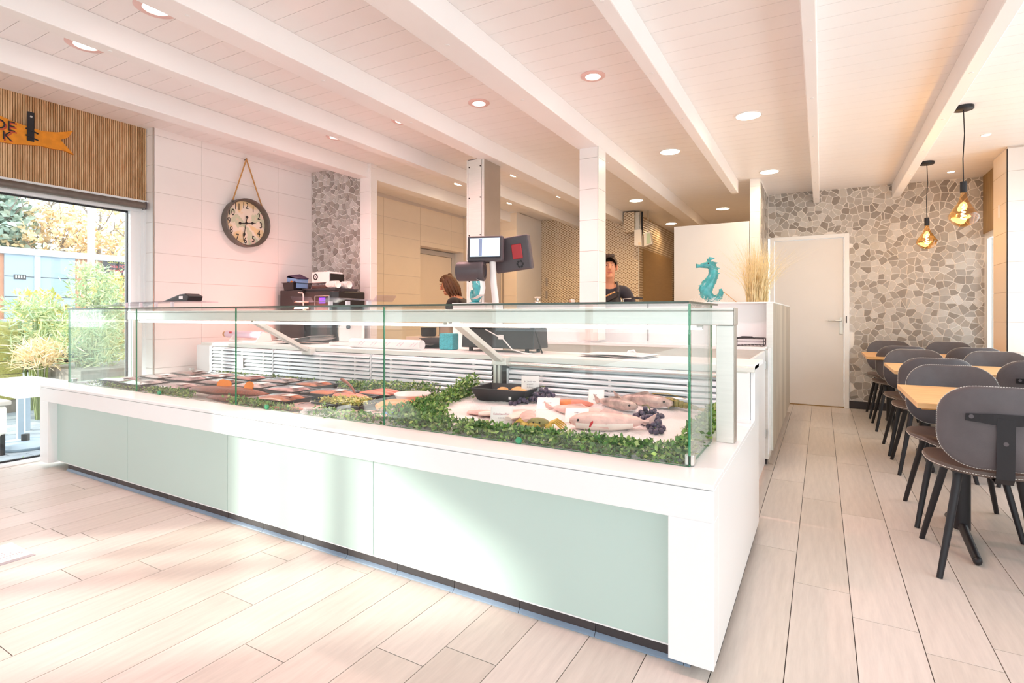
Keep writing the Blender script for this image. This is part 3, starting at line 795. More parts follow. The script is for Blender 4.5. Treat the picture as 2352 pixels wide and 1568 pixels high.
for x in (-3.70, -2.62, -1.05): MB().lathe([(0.011, -0.006), (0.014, 0.0), (0.014, 0.004)], (x, 1.882, 0.617), n=14, axis='Y').build('glass_stud', 'glass_edge', ct, smooth=True)

# ---- crushed ice
ice = MB(); nx, ny = 96, 64
rnd = random.Random(3)
for j in range(ny + 1):
    for i in range(nx + 1):
        x = -1.80 + 1.365 * i / nx; y = 1.925 + 0.895 * j / ny
        z = 0.598 + 0.055 * (j / ny) ** 0.9 + 0.008 * math.sin(x * 9) * math.sin(y * 11) + rnd.uniform(-0.0035, 0.0035)
        if i in (0, nx) or j == 0: z = 0.588
        ice.v.append((x, y, z))
for j in range(ny):
    for i in range(nx):
        a = j * (nx + 1) + i; ice.f.append((a, a + 1, a + nx + 2, a + nx + 1)); ice.mi.append(0)
P('ice', 'FBF4F5', 0.3, var=0.02, bump=0.5, bscale=180)
io = ice.build('crushed_ice', 'ice', smooth=True); tag(io, 'bed of crushed white ice under the fresh fish at the right end of the case', 'ice', kind='stuff')
def icez(x, y): return 0.598 + 0.055 * max(0, (y - 1.925) / 0.895) ** 0.9 + 0.008 * math.sin(x * 9) * math.sin(y * 11)

# ---- artificial boxwood: leaf clouds
def leaves(name, pts, size, mat, n_per, spread, label, cat, seed, kind='stuff', parent=None, up=0.3, aspect=0.55):
    rnd = random.Random(seed); m = MB()
    for (x, y, z, h) in pts:
        for _ in range(n_per):
            c = Vector((x + rnd.gauss(0, spread), y + rnd.gauss(0, spread), z + rnd.random() ** 0.8 * h))
            d = Vector((rnd.gauss(0, 1), rnd.gauss(0, 1), rnd.gauss(up, 0.7))).normalized()
            s = d.cross(Vector((rnd.gauss(0, 1), rnd.gauss(0, 1), rnd.gauss(0, 1)))).normalized()
            q = d.cross(s); L = size * rnd.uniform(0.7, 1.3); W = L * aspect
            m.add([c, c + d * L * 0.5 + s * W * 0.5 + q * W * 0.12, c + d * L, c + d * L * 0.5 - s * W * 0.5 + q * W * 0.12], [(0, 1, 2), (0, 2, 3)])
    o = m.build(name, mat, parent)
    if kind: o['kind'] = kind
    if label: tag(o, label, cat)
    return o
def line(p, q, n, h0, h1=None):
    h1 = h0 if h1 is None else h1
    return [(p[0] + (q[0] - p[0]) * i / (n - 1), p[1] + (q[1] - p[1]) * i / (n - 1), 0.592, h0 + (h1 - h0) * i / (n - 1)) for i in range(n)]
leaves('boxwood_garland', line((-1.38, 1.945), (-0.44, 1.945), 64, 0.058, 0.066), 0.023, 'leaf_box', 55, 0.021, 'green boxwood garland along the foot of the front glass before the ice', 'garland', 1)
leaves('boxwood_garland', line((-0.435, 1.98), (-0.44, 2.74), 44, 0.07, 0.10), 0.023, 'leaf_box', 48, 0.016, 'boxwood garland running back along the right side glass of the case', 'garland', 2)
leaves('boxwood_garland', line((-1.80, 1.965), (-1.44, 1.955), 26, 0.085, 0.07) + line((-1.72, 2.0), (-1.80, 2.40), 26, 0.10) + line((-1.62, 2.0), (-1.70, 2.2), 14, 0.085), 0.023, 'leaf_box', 52, 0.026, 'thick boxwood clump dividing the wrapped fish from the ice at the front glass', 'garland', 3)
leaves('boxwood_garland', line((-1.80, 2.42), (-1.84, 2.74), 24, 0.10, 0.17), 0.023, 'leaf_box', 46, 0.024, 'boxwood sprigs climbing towards the rear louvres left of the black fish tray', 'garland', 4)
leaves('boxwood_garland', line((-3.0, 2.76), (-2.15, 2.76), 40, 0.05, 0.085), 0.021, 'leaf_box', 34, 0.022, 'dark boxwood row against the louvres behind the wrapped trays', 'garland', 5)
leaves('boxwood_garland', line((-4.5, 2.78), (-3.35, 2.78), 40, 0.04), 0.019, 'leaf_box', 20, 0.016, 'thin boxwood row against the leftmost louvres', 'garland', 6)
leaves('boxwood_garland', line((-3.95, 1.95), (-3.46, 1.95), 24, 0.04), 0.019, 'leaf_box', 30, 0.018, 'boxwood sprigs by the second front pane before the smoked fish', 'garland', 7)
leaves('boxwood_garland', line((-3.02, 1.945), (-2.5, 1.945), 24, 0.045, 0.03), 0.021, 'leaf_box', 24, 0.02, 'loose boxwood sprigs at the middle front glass joint', 'garland', 8)
leaves('boxwood_garland', line((-2.30, 1.94), (-1.88, 1.94), 20, 0.045), 0.021, 'leaf_box', 22, 0.02, 'loose boxwood sprigs before the flat pink fillet pack', 'garland', 9)
leaves('boxwood_garland', line((-4.8, 1.95), (-4.1, 1.95), 26, 0.03), 0.014, 'leaf_box', 14, 0.016, 'sparse boxwood sprigs by the leftmost front pane', 'garland', 10)

# ---- wrapped fish in black trays (left part of the case)
def tray_mesh(m, wx, wy, h, t=0.004, tap=0.018, z=0.0):
    o0 = [(-wx + tap, -wy + tap), (wx - tap, -wy + tap), (wx - tap, wy - tap), (-wx + tap, wy - tap)]
    o1 = [(-wx, -wy), (wx, -wy), (wx, wy), (-wx, wy)]
    r1 = [(-wx - 0.008, -wy - 0.008), (wx + 0.008, -wy - 0.008), (wx + 0.008, wy + 0.008), (-wx - 0.008, wy + 0.008)]
    i1 = [(-wx + t, -wy + t), (wx - t, -wy + t), (wx - t, wy - t), (-wx + t, wy - t)]
    i0 = [(a * 0.93, b * 0.93) for a, b in o0]
    rings = [(o0, 0), (o1, h - 0.004), (r1, h - 0.004), (r1, h), (i1, h), (i0, 0.004)]
    V = [(a, b, z + hh) for ring, hh in rings for a, b in ring]
    F = [(3, 2, 1, 0)]
    for k in range(len(rings) - 1):
        for i in range(4):
            a, b = 4 * k + i, 4 * k + (i + 1) % 4; F.append((a, b, b + 4, a + 4))
    F.append((20, 21, 22, 23))
    return m.add(V, F)
def fillet(m, cx, cy, cz, L, W, Hh, ang, rnd, n=9):
    d = Vector((math.cos(ang), math.sin(ang), 0)); s = Vector((-d.y, d.x, 0)); secs = []
    for k in range(n):
        t = k / (n - 1); e = max(0.12, math.sin(PI * min(1, 0.12 + t * 0.86))) ** 0.7
        c = Vector((cx, cy, cz)) + d * (t - 0.5) * L + s * math.sin(t * 3) * W * 0.08
        secs.append((c, s * W / 2 * e * rnd.uniform(0.94, 1.06), Vector((0, 0, Hh / 2 * e))))
    return m.loft(secs, 10)
def fish_tray(label, x, y, rz, kind, wx=0.145, wy=0.10, h=0.042, wrapped=True, z=0.586, seed=1):
    rnd = random.Random(seed)
    t = thing('fish_tray', label, 'tray', (x, y, z), 'wrapped fish trays in the case', rz)
    tray_mesh(MB(), wx, wy, h).build('tray', 'black_plastic', t, local=True)
    mat = {'pink': 'pink_flesh', 'salmon': 'salmon_pink', 'orange': 'salmon', 'white': 'cod_flesh', 'smoked': 'smoked'}[kind]
    n = 3
    for k in range(n):
        cy = (k - (n - 1) / 2) * wy * 0.58
        fillet(MB(), rnd.uniform(-.01, .01), cy, h * 0.78, wx * 1.72, wy * 0.62, h * 1.05, rnd.uniform(-0.12, 0.12), rnd).build('fillet', mat, t, local=True, smooth=True)
    if wrapped:
        f = MB(); N = 8; zz = []
        for j in range(N + 1):
            for i in range(N + 1):
                u, v = i / N * 2 - 1, j / N * 2 - 1
                f.v.append((u * (wx + 0.004), v * (wy + 0.004), h + 0.002 + 0.014 * (1 - u ** 4) * (1 - v ** 4) + rnd.uniform(-.002, .002)))
        for j in range(N):
            for i in range(N):
                a = j * (N + 1) + i; f.f.append((a, a + 1, a + N + 2, a + N + 1)); f.mi.append(0)
        f.build('film', 'film_wrap', t, local=True, smooth=True)
        MB().box(wx * 0.25, wx * 0.72, -wy * 0.35, wy * 0.3, h + 0.0175, h + 0.0182).build('price_sticker', 'paper', t, local=True)
    return t
TR = [
 ('black tray of pink fillets in the front row nearest the left window', -4.62, 2.09, 0.05, 'pink'),
 ('wrapped tray of pale fillets second from the left window in the front row', -4.27, 2.07, -0.04, 'white'),
 ('wrapped tray of pink fish left of the long smoked side', -3.86, 2.08, 0.06, 'pink'),
 ('wrapped tray of brown smoked fish in the left rear corner of the case', -4.62, 2.62, 0.0, 'smoked'),
 ('wrapped tray of pink fish in the back row below the paper note on the louvres', -4.24, 2.62, 0.08, 'pink'),
 ('wrapped tray of salmon portions in the back row left of the dividing rail', -3.88, 2.64, -0.05, 'salmon'),
 ('wrapped tray of white fillets in the back row right of the dividing rail', -3.50, 2.64, 0.03, 'white'),
 ('wrapped tray of orange fillets in the back row under the left support arm', -3.13, 2.63, -0.06, 'orange'),
 ('wrapped tray of white fish in the middle row by the left side glass', -4.58, 2.35, -0.05, 'white'),
 ('wrapped tray of pink fish in the middle row behind the boxwood sprigs', -4.21, 2.36, 0.04, 'pink'),
 ('wrapped tray of smoked fish in the middle row behind the orange slices', -3.80, 2.36, 0.02, 'smoked'),
 ('wrapped tray of pale fillets in the middle row right of the orange slices', -3.42, 2.38, 0.07, 'white'),
 ('wrapped tray of pink fillets in the middle row at the centre of the case', -3.05, 2.37, -0.05, 'pink'),
 ('large wrapped tray of orange salmon in the middle row before the dark boxwood', -2.70, 2.40, 0.1, 'orange'),
 ('black tray heaped with salmon pieces beside the white bowl', -2.42, 2.56, 0.05, 'salmon'),
 ('small wrapped tray of orange fillets at the middle front glass joint', -2.78, 2.10, 0.06, 'orange'),
]
for k, (lab, x, y, rz, kd) in enumerate(TR):
    fish_tray(lab, x, y, rz, kd, seed=k + 2, wrapped=('heaped' not in lab), wx=0.155 if 'large' in lab else 0.142)
# smoked side with orange slices
sm = thing('smoked_salmon_side', 'long brown smoked fish side topped with orange slices', 'fish', (-3.30, 2.10, 0.588))
rr = random.Random(9)
fillet(MB(), -3.30, 2.10, 0.625, 0.66, 0.155, 0.062, 0.12, rr, 14).build('flesh', 'smoked', sm, smooth=True)
for k, (x, y) in enumerate(((-3.42, 2.13), (-3.36, 2.12), (-3.17, 2.15))):
    so_ = MB().lathe([(0.004, -0.004), (0.034, -0.004), (0.034, 0.004), (0.004, 0.004)], (0, 0, 0), n=18).build('orange_slice', 'orange_fruit', sm, local=True)
    o = so_; o.location = (x - sm.location.x, y - sm.location.y, 0.072); o.rotation_euler = (1.15, 0.3 * k, 0.6 - 0.3 * k)
s2 = thing('smoked_salmon_side', 'narrow reddish smoked fish strip in front of the long smoked side', 'fish', (-3.1, 1.99, 0.588))
fillet(MB(), -3.10, 1.99, 0.606, 0.42, 0.07, 0.036, 0.08, rr, 10).build('flesh', 'smoked', s2, smooth=True)
# flat vacuum packs at the front
def flat_pack(label, x, y, rz, mat, L=0.26, W=0.15):
    t = thing('fish_pack', label, 'pack', (x, y, 0.588), 'flat vacuum packs of fish', rz)
    r = random.Random(int(-x * 100))
    fillet(MB(), 0, 0, 0.016, L, W, 0.03, 0.05, r, 10).build('fillet', mat, t, local=True, smooth=True)
    f = MB(); N = 6
    for j in range(N + 1):
        for i in range(N + 1):
            u, v = i / N * 2 - 1, j / N * 2 - 1
            f.v.append((u * L * 0.56, v * W * 0.62, 0.004 + 0.031 * (1 - u ** 2) * (1 - v ** 2) + r.uniform(-.0015, .0015)))
    for j in range(N):
        for i in range(N):
            a = j * (N + 1) + i; f.f.append((a, a + 1, a + N + 2, a + N + 1)); f.mi.append(0)
    f.build('film', 'film_wrap', t, local=True, smooth=True)
flat_pack('flat pack of pink fillet at the front glass left of the empty dark tray', -2.50, 2.06, -0.25, 'pink_flesh')
flat_pack('flat pack of salmon lying in front of the small orange tray', -2.56, 1.965, 0.12, 'salmon_pink', 0.22, 0.06)
flat_pack('flat pink fillet pack in front of the orange fish slab', -2.06, 2.03, 0.18, 'pink_flesh', 0.30, 0.15)
ht = thing('herb_tray', 'black tray filled with yellow-green herb sprigs before the white bowl', 'tray', (-2.33, 2.18, 0.586), None, 0.06)
tray_mesh(MB(), 0.17, 0.085, 0.04).build('tray', 'black_plastic', ht, local=True)
leaves('herbs', [(-2.33 + random.uniform(-.14, .14), 2.18 + random.uniform(-.06, .06), 0.615, 0.035) for _ in range(60)], 0.016, 'leaf_yellow', 14, 0.014, None, None, 21, parent=ht)
bt = thing('fish_tray', 'dark tray with a brown wooden serving handle behind the herb tray', 'tray', (-2.45, 2.33, 0.586), 'wrapped fish trays in the case', 0.1)
tray_mesh(MB(), 0.14, 0.07, 0.05).build('tray', 'black_plastic', bt, local=True)
fillet(MB(), 0, 0, 0.042, 0.25, 0.11, 0.04, 0, rr, 9).build('fillet', 'salmon_pink', bt, local=True, smooth=True)
MB().tube([(-0.12, 0.05, 0.135), (-0.06, 0.03, 0.12), (0.0, 0.01, 0.09), (0.03, 0.0, 0.06)], [0.009, 0.009, 0.007, 0.005], 8).build('serving_handle', 'smoked', bt, local=True, smooth=True)
bw = thing('white_bowl', 'round white bowl behind the orange fish slab', 'bowl', (-2.12, 2.50, 0.588))
MB().lathe([(0.055, 0), (0.075, 0.004), (0.105, 0.055), (0.110, 0.058), (0.108, 0.062), (0.100, 0.056), (0.07, 0.012), (0.01, 0.010)], (-2.12, 2.50, 0.588), n=32).build('bowl', 'plastic_white', bw, smooth=True)
sb = thing('salmon_fillet', 'thick bright orange fish slab left of the boxwood divider', 'fish', (-2.0, 2.29, 0.588))
m = MB(); secs = []
for k in range(14):
    t = k / 13.0; e = max(0.15, math.sin(PI * (0.08 + 0.84 * t))) ** 0.55
    secs.append(((-2.10 + 0.19 * t, 2.18 + 0.30 * t, 0.618 + 0.010 * math.sin(t * 7)), Vector((0.075, -0.05, 0)) * e * (1 + 0.08 * math.sin(t * 17)), Vector((0, 0, 0.028 * e))))
m.loft(secs, 14).build('flesh', 'salmon', sb, smooth=True)
MB().box(-2.0, -1.87, 2.09, 2.17, 0.588, 0.606).build('ice_pack', 'sky_blue' if 'sky_blue' in MATS else 'teal_sponge', None, bevel=0.006)
o = bpy.data.objects['ice_pack']; P('sky_blue', '4FA3E6', 0.4, var=0.2, scale=20); o.data.materials.clear(); o.data.materials.append(MATS['sky_blue'])
tag(o, 'blue and white ice pack under the edge of the orange fish slab', 'ice pack')

# ---- fresh fish on ice
ot = thing('fish_tray', 'large open black tray with breaded pieces on the ice under the right support arm', 'tray', (-1.56, 2.66, 0.632), None, 0.1)
tray_mesh(MB(), 0.165, 0.125, 0.075, 0.005, 0.03).build('tray', 'black_plastic', ot, local=True)
for k, (x, y) in enumerate(((0.04, -0.03), (0.09, 0.0), (0.06, 0.04), (0.0, -0.05))):
    fillet(MB(), x, y, 0.045 + 0.006 * k, 0.10, 0.055, 0.035, 0.5 * k, rr, 8).build('breaded_piece', 'pasta_tan', ot, local=True, smooth=True)
MB().box(0.07, 0.085, -0.131, -0.129, 0.025, 0.04).build('mark', 'paper', ot, local=True)
def card(label, x, y, z, w, h, tilt, rz, lines, col='ink', leg=True):
    t = thing('price_card', label, 'price card', (x, y, z), 'price cards among the fish', rz)
    R = Matrix.Rotation(-tilt, 3, 'X')
    MB().obox(R @ Vector((0, 0, h / 2 + 0.012)), (w, 0.0016, h), R).build('card', 'paper', t, local=True)
    MB().obox(R @ Vector((0, 0.0022, h / 2 + 0.010)), (w + 0.008, 0.0022, h + 0.008), R).build('holder', 'plastic_white', t, local=True)
    MB().obox((0, 0.014 * math.sin(tilt) + 0.004, 0.003), (w * 0.6, 0.03, 0.006)).build('holder_foot', 'plastic_white', t, local=True)
    for k, (s, sz, zz, c) in enumerate(lines):
        if s[0] == '-':                                             # lines too faint to read in the photograph
            m = MB(); n = len(s); x0 = -n * sz * 0.25
            for q in range(n):
                if (q * 7 + n) % 5 == 0: continue
                m.obox(R @ Vector((x0 + q * sz * 0.5, -0.0012, 0.012 + h * zz)), (sz * 0.34, 0.0006, sz * (0.4 + 0.25 * (q % 3 == 0))), R)
            m.build('faint_print', c, t, local=True); continue
        p = R @ Vector((0, -0.0012, 0.012 + h * zz))
        M = Matrix.Translation(p) @ (R.to_4x4()) @ frame((0, 0, 0), (1, 0, 0), (0, 0, 1))
        me = text_mesh(s, sz, 0.0002); me.transform(M); me.name = 'lettering'; me.materials.append(MATS[c])
        o = link(bpy.data.objects.new('lettering', me)); o.parent = t
    return t
P('soft_grey_ink', 'A9A5AC', 0.6); P('soft_red_ink', 'C98A94', 0.6)
G = 'soft_grey_ink'
card('upright white price card behind the open black tray', -1.44, 2.72, 0.672, 0.095, 0.085, 0.12, 0.45, [('-----------', 0.012, 0.62, G), ('--------', 0.009, 0.42, G), ('--------', 0.009, 0.26, G)])
card('white price card reading Kabeljauwfilet over the pale fillets', -1.275, 2.12, 0.612, 0.095, 0.075, 0.5, 0.45, [('Kabeljauwfilet', 0.0135, 0.55, 'soft_red_ink'), ('-------', 0.008, 0.3, G)])
card('white price card lying in front of the grapes near the salmon steak', -1.20, 2.45, 0.632, 0.11, 0.085, 0.95, 0.35, [('---------', 0.012, 0.55, G), ('----------', 0.007, 0.3, G)])
card('white price card leaning on the pink fish left of the open-mouthed fish', -0.965, 2.26, 0.622, 0.10, 0.085, 0.9, 0.30, [('-----', 0.012, 0.68, G), ('---', 0.015, 0.42, G), ('--------', 0.009, 0.2, G)])
card('small white price card standing left of the silver fish', -1.03, 2.68, 0.645, 0.075, 0.085, 0.75, 0.30, [('----', 0.014, 0.60, G), ('---', 0.009, 0.42, G), ('-------', 0.008, 0.22, G)])
cf = thing('cod_fillets', 'pale pink white fillets fanned on the ice behind the Kabeljauwfilet card', 'fish', (-1.36, 2.28, 0.62))
for k in range(5):
    a = 0.2 + k * 0.45
    fillet(MB(), -1.40 + 0.055 * k, 2.24 + 0.03 * math.sin(k), 0.635 + 0.004 * k, 0.25, 0.075, 0.03, a, rr, 10).build('fillet', 'cod_flesh' if k % 2 else 'pink_flesh', cf, smooth=True)
ss = thing('salmon_steak', 'orange salmon steak on the ice right of the dark grapes', 'fish', (-1.15, 2.60, 0.635))
for k in range(3):
    fillet(MB(), -1.17 + 0.035 * k, 2.58 + 0.012 * k, 0.655, 0.16, 0.05, 0.045, 0.9 - 0.25 * k, rr, 10).build('steak', 'salmon_pink' if k != 1 else 'salmon', ss, smooth=True)
def whole_fish(label, x, y, z, L, Hh, W, rz, mat, belly, mouth=False, group='whole fish on the ice'):
    t = thing('whole_fish', label, 'fish', (x, y, z), group, rz)
    secs = []
    for k in range(15):
        u = k / 14.0
        e = max(0.10, (math.sin(PI * min(1.0, 0.06 + u ** 0.75 * 0.90)))) ** 0.8
        if u > 0.86: e = 0.16
        secs.append(((L * (u - 0.5), 0, Hh * 0.5), Vector((0, W / 2 * e, 0)), Vector((0, 0, Hh / 2 * e))))
    m = MB().loft(secs, 14)
    m.build('body', mat, t, local=True, smooth=True)
    b = MB().loft([((c[0], -0.004, Hh * 0.5 - Hh * 0.10), u * 0.97, v * 0.86) for c, u, v in secs[1:12]], 14); b.build('belly', belly, t, local=True, smooth=True)
    MB().prism([(L * 0.40, Hh * 0.44), (L * 0.60, Hh * 0.95), (L * 0.56, Hh * 0.5), (L * 0.60, Hh * 0.02), (L * 0.40, Hh * 0.40)], lambda a, bb, tt: (a, tt, bb), -0.003, 0.003).build('tail_fin', mat, t, local=True)
    MB().prism([(-L * 0.15, Hh * 0.93), (-L * 0.05, Hh * 1.2), (L * 0.18, Hh * 0.95), (L * 0.1, Hh * 0.80)], lambda a, bb, tt: (a, tt, bb), -0.002, 0.002).build('back_fin', mat, t, local=True)
    MB().prism([(-L * 0.22, Hh * 0.35), (-L * 0.05, Hh * 0.5), (-L * 0.02, Hh * 0.2)], lambda a, bb, tt: (a, -W * 0.47 - tt, bb), 0.0, 0.003).build('side_fin', mat, t, local=True)
    for s in (-1, 1): MB().ball((-L * 0.40, s * W * 0.30, Hh * 0.62), 0.006, 10, 6).build('eye', 'ink', t, local=True, smooth=True)
    if mouth:
        MB().ball((-L * 0.485, 0, Hh * 0.42), (0.007, W * 0.16, 0.006), 10, 6).build('mouth', 'lip', t, local=True, smooth=True)
        MB().ball((-L * 0.24, -W * 0.455, Hh * 0.46), (0.006, 0.006, 0.016), 12, 8, Matrix.Rotation(0.5, 3, 'Y')).build('gill', 'red_gill', t, local=True)
    return t
whole_fish('pink whole fish with red gills lying behind the front garland', -0.80, 2.24, 0.618, 0.34, 0.080, 0.13, 0.45, 'pink_flesh', 'cod_flesh', True)
whole_fish('long pink fish lying behind the card and the crab', -1.02, 2.42, 0.626, 0.36, 0.055, 0.09, 2.9, 'pink_flesh', 'cod_flesh')
whole_fish('silver fish with a brown back right of the small price card', -0.90, 2.63, 0.640, 0.27, 0.06, 0.075, 2.7, 'fish_skin', 'fish_belly')
whole_fish('larger silver fish behind the second grape bunch', -0.79, 2.74, 0.645, 0.31, 0.07, 0.085, 2.9, 'fish_skin', 'fish_belly')
# crab
cr = thing('crab', 'yellow and olive crab on the ice behind the front garland', 'crab', (-1.09, 2.13, 0.615), None, 0.3)
MB().ball((0, 0, 0.026), (0.052, 0.040, 0.022), 16, 10).build('shell', 'crab_olive', cr, local=True, smooth=True)
MB().ball((-0.01, -0.030, 0.020), (0.030, 0.016, 0.014), 12, 8).build('face', 'crab_yellow', cr, local=True, smooth=True)
for s in (-1, 1):
    for k in range(4):
        y = -0.02 + 0.014 * k
        MB().tube([(s * 0.045, y, 0.022), (s * 0.080, y + 0.012 * (k - 1), 0.036), (s * 0.108, y + 0.022 * (k - 1.5), 0.018), (s * 0.120, y + 0.026 * (k - 1.5), 0.006)], [0.006, 0.005, 0.0038, 0.0015], 7).build('leg', 'crab_yellow', cr, local=True, smooth=True)
    MB().tube([(s * 0.040, -0.03, 0.022), (s * 0.062, -0.055, 0.026), (s * 0.045, -0.078, 0.022)], [0.007, 0.010, 0.004], 8).build('claw', 'crab_yellow', cr, local=True, smooth=True)
    MB().ball((s * 0.014, -0.038, 0.034), 0.004, 8, 6).build('eye', 'ink', cr, local=True, smooth=True)
# lobster
lb = thing('lobster', 'yellow-olive lobster at the rear right corner of the ice', 'lobster', (-0.66, 2.76, 0.650), None, -0.25)
secs = [((-0.09, 0, 0.02), (0, 0.010, 0), (0, 0, 0.010)), ((-0.06, 0, 0.024), (0, 0.022, 0), (0, 0, 0.020)), ((-0.01, 0, 0.028), (0, 0.026, 0), (0, 0, 0.026)), ((0.02, 0, 0.028), (0, 0.022, 0), (0, 0, 0.022))]
MB().loft([(c, u, v) for c, u, v in secs], 12).build('carapace', 'crab_olive', lb, local=True, smooth=True)
for k in range(5):
    MB().ball((0.034 + 0.024 * k, 0, 0.026 - 0.003 * k), (0.017, 0.021 - 0.002 * k, 0.020 - 0.002 * k), 10, 7).build('tail_segment', 'crab_olive', lb, local=True, smooth=True)
MB().prism([(0.145, -0.012), (0.185, -0.032), (0.195, 0), (0.185, 0.032), (0.145, 0.012)], lambda a, b, t: (a, b, t), 0.008, 0.012).build('tail_fan', 'crab_yellow', lb, local=True)
for s in (-1, 1):
    MB().tube([(-0.08, s * 0.01, 0.03), (-0.12, s * 0.03, 0.055), (-0.04, s * 0.05, 0.06), (0.06, s * 0.05, 0.045)], [0.003, 0.0022, 0.0016, 0.001], 6).build('feeler', 'crab_yellow', lb, local=True, smooth=True)
    for k in range(4):
        MB().tube([(-0.04 + 0.018 * k, s * 0.02, 0.018), (-0.04 + 0.02 * k, s * 0.045, 0.022), (-0.045 + 0.02 * k, s * 0.055, 0.003)], [0.004, 0.003, 0.001], 6).build('leg', 'crab_yellow', lb, local=True, smooth=True)
    MB().tube([(-0.07, s * 0.018, 0.018), (-0.105, s * 0.035, 0.018), (-0.14, s * 0.030, 0.015)], [0.005, 0.010, 0.003], 8).build('claw', 'crab_yellow', lb, local=True, smooth=True)
# grapes
def grapes(label, pts, seed):
    rnd = random.Random(seed)
    c0 = pts[0]
    t = thing('grape_bunch', label, 'grapes', c0, 'dark grape bunches on the ice')
    me = None; placed = []
    for (x, y, z, rad, n) in [(p[0], p[1], p[2], p[3], p[4]) for p in pts[1:]]:
        for _ in range(n):
            for _try in range(60):
                a = rnd.uniform(0, 2 * PI); q = rad * math.sqrt(rnd.random())
                p = Vector((x + q * math.cos(a), y + q * math.sin(a), z + rnd.uniform(0, 1) * max(0.004, (rad - q)) * 0.9))
                if all((p - o).length > 0.0185 for o in placed): break
            else: continue
            placed.append(p)
            if me is None:
                o = MB().ball((0, 0, 0), (0.0118, 0.0118, 0.0128), 14, 10).build('grape', 'grape_skin', smooth=True); me = o.data
            else: o = link(bpy.data.objects.new('grape', me))
            o.parent = t; o.location = p - Vector(c0); s = rnd.uniform(0.85, 1.12); o.scale = (s, s, s); o.rotation_euler = (rnd.random() * 3, rnd.random() * 3, 0)
    a, b = Vector(pts[1][:3]), Vector(pts[-1][:3])
    MB().tube([a + Vector((0, 0.02, 0.03)), a + Vector((-.02, 0.05, 0.045)), a + Vector((-.045, 0.05, 0.04))], [0.003, 0.0025, 0.002], 6).tube([a + Vector((0, 0, 0.01)), (a + b) / 2 + Vector((0, 0, 0.01)), b + Vector((0, 0, 0.005))], 0.002, 6).build('stalk', 'stem_green', t, smooth=True)
    return t
grapes('bunch of dark grapes hanging over the corner of the open black tray', [(-1.36, 2.62, 0.64), (-1.345, 2.70, 0.668, 0.055, 24), (-1.36, 2.62, 0.655, 0.036, 10), (-1.40, 2.56, 0.648, 0.03, 7), (-1.435, 2.52, 0.643, 0.016, 3)], 4)
grapes('bunch of dark grapes lying on the ice towards the right front corner', [(-0.665, 2.40, 0.625), (-0.70, 2.50, 0.645, 0.060, 26), (-0.665, 2.40, 0.638, 0.045, 14), (-0.62, 2.32, 0.633, 0.038, 10), (-0.60, 2.26, 0.630, 0.022, 5)], 8)
nt = MB().box(-4.33, -4.24, 2.822, 2.8235, 0.672, 0.755).build('paper_note', 'paper'); tag(nt, 'small white paper note hung on the leftmost louvres', 'note')

# ================================================================ behind the counter
# rear work run with sink top, raised back block, grey-wood end panel
rc = thing('rear_counter', 'white rear counter block with a grey wood end panel beside the aisle', 'counter', (-1.4, 4.6, 0))
MB().box(-2.60, -0.345, 4.62, 4.95, 0.10, 1.205).build('raised_block', 'white_gloss', rc)
MB().box(-2.62, -0.312, 4.50, 4.97, 1.205, 1.217).box(-0.72, -0.312, 4.97, 6.63, 1.205, 1.217).box(-0.585, -0.312, 6.63, 6.95, 1.205, 1.217).build('raised_top', 'white_gloss', rc, bevel=0.002)
MB().box(-0.70, -0.345, 4.95, 6.63, 0.10, 1.205).box(-0.58, -0.345, 6.63, 6.95, 0.10, 1.205).build('raised_block', 'white_gloss', rc)
ep = MB()
for k in range(7):
    MB().box(-0.345, -0.316, 4.515 + 0.348 * k, 4.515 + 0.348 * (k + 1) - 0.0012, 0.095, 1.205).build('end_panel_board', 'grey_wood', rc)
MB().box(-0.362, -0.316, 4.503, 4.514, 0.095, 1.205).build('edge_strip', 'stainless_pale', rc)
MB().box(-0.58, -0.355, 4.45, 6.9, 0.0, 0.10).build('plinth', 'plinth_dark', rc)
MB().prism([(-0.355, 0), (-0.312, 0), (-0.315, 0.005), (-0.34, 0.012), (-0.348, 0.022), (-0.355, 0.022)], lambda a, b, t: (a, t, b), 4.46, 6.90).build('cove_skirting', 'beige_skirting', rc)
MB().box(-2.60, -0.355, 4.33, 4.62, 0.858, 0.880).build('worktop', 'white_gloss', rc, bevel=0.002)
MB().box(-2.58, -0.335, 4.365, 4.62, 0.06, 0.858).build('base_unit', 'stainless_pale', rc)
for xx in (-1.3,): MB().box(xx, xx + 0.004, 4.612, 4.62, 0.89, 1.20).build('seam', 'dark_gap', rc)
MB().box(-0.340, -0.332, 4.35, 4.62, 0.10, 0.87).build('door_edge', 'white_gloss', rc)
gt = thing('swing_gate', 'narrow white swing gate with steel hinges between the counters', 'gate', (-0.36, 3.7, 0))
MB().box(-0.376, -0.358, 3.30, 4.345, 0.03, 0.852).build('panel', 'white_gloss', gt, bevel=0.002)
for zz in (0.22, 0.72): MB().box(-0.360, -0.350, 4.335, 4.36, zz, zz + 0.06).build('hinge', 'stainless', gt, bevel=0.003)
pd = thing('pedestal_block', 'white block carrying the turquoise seahorse in front of the steel column', 'block', (-2.7, 4.0, 0))
MB().box(-2.845, -2.50, 3.90, 4.19, 0.0, 1.20).build('block', 'white_gloss', pd)
MB().box(-2.85, -2.495, 3.895, 4.195, 1.20, 1.222).build('top', 'white_gloss', pd, bevel=0.002)

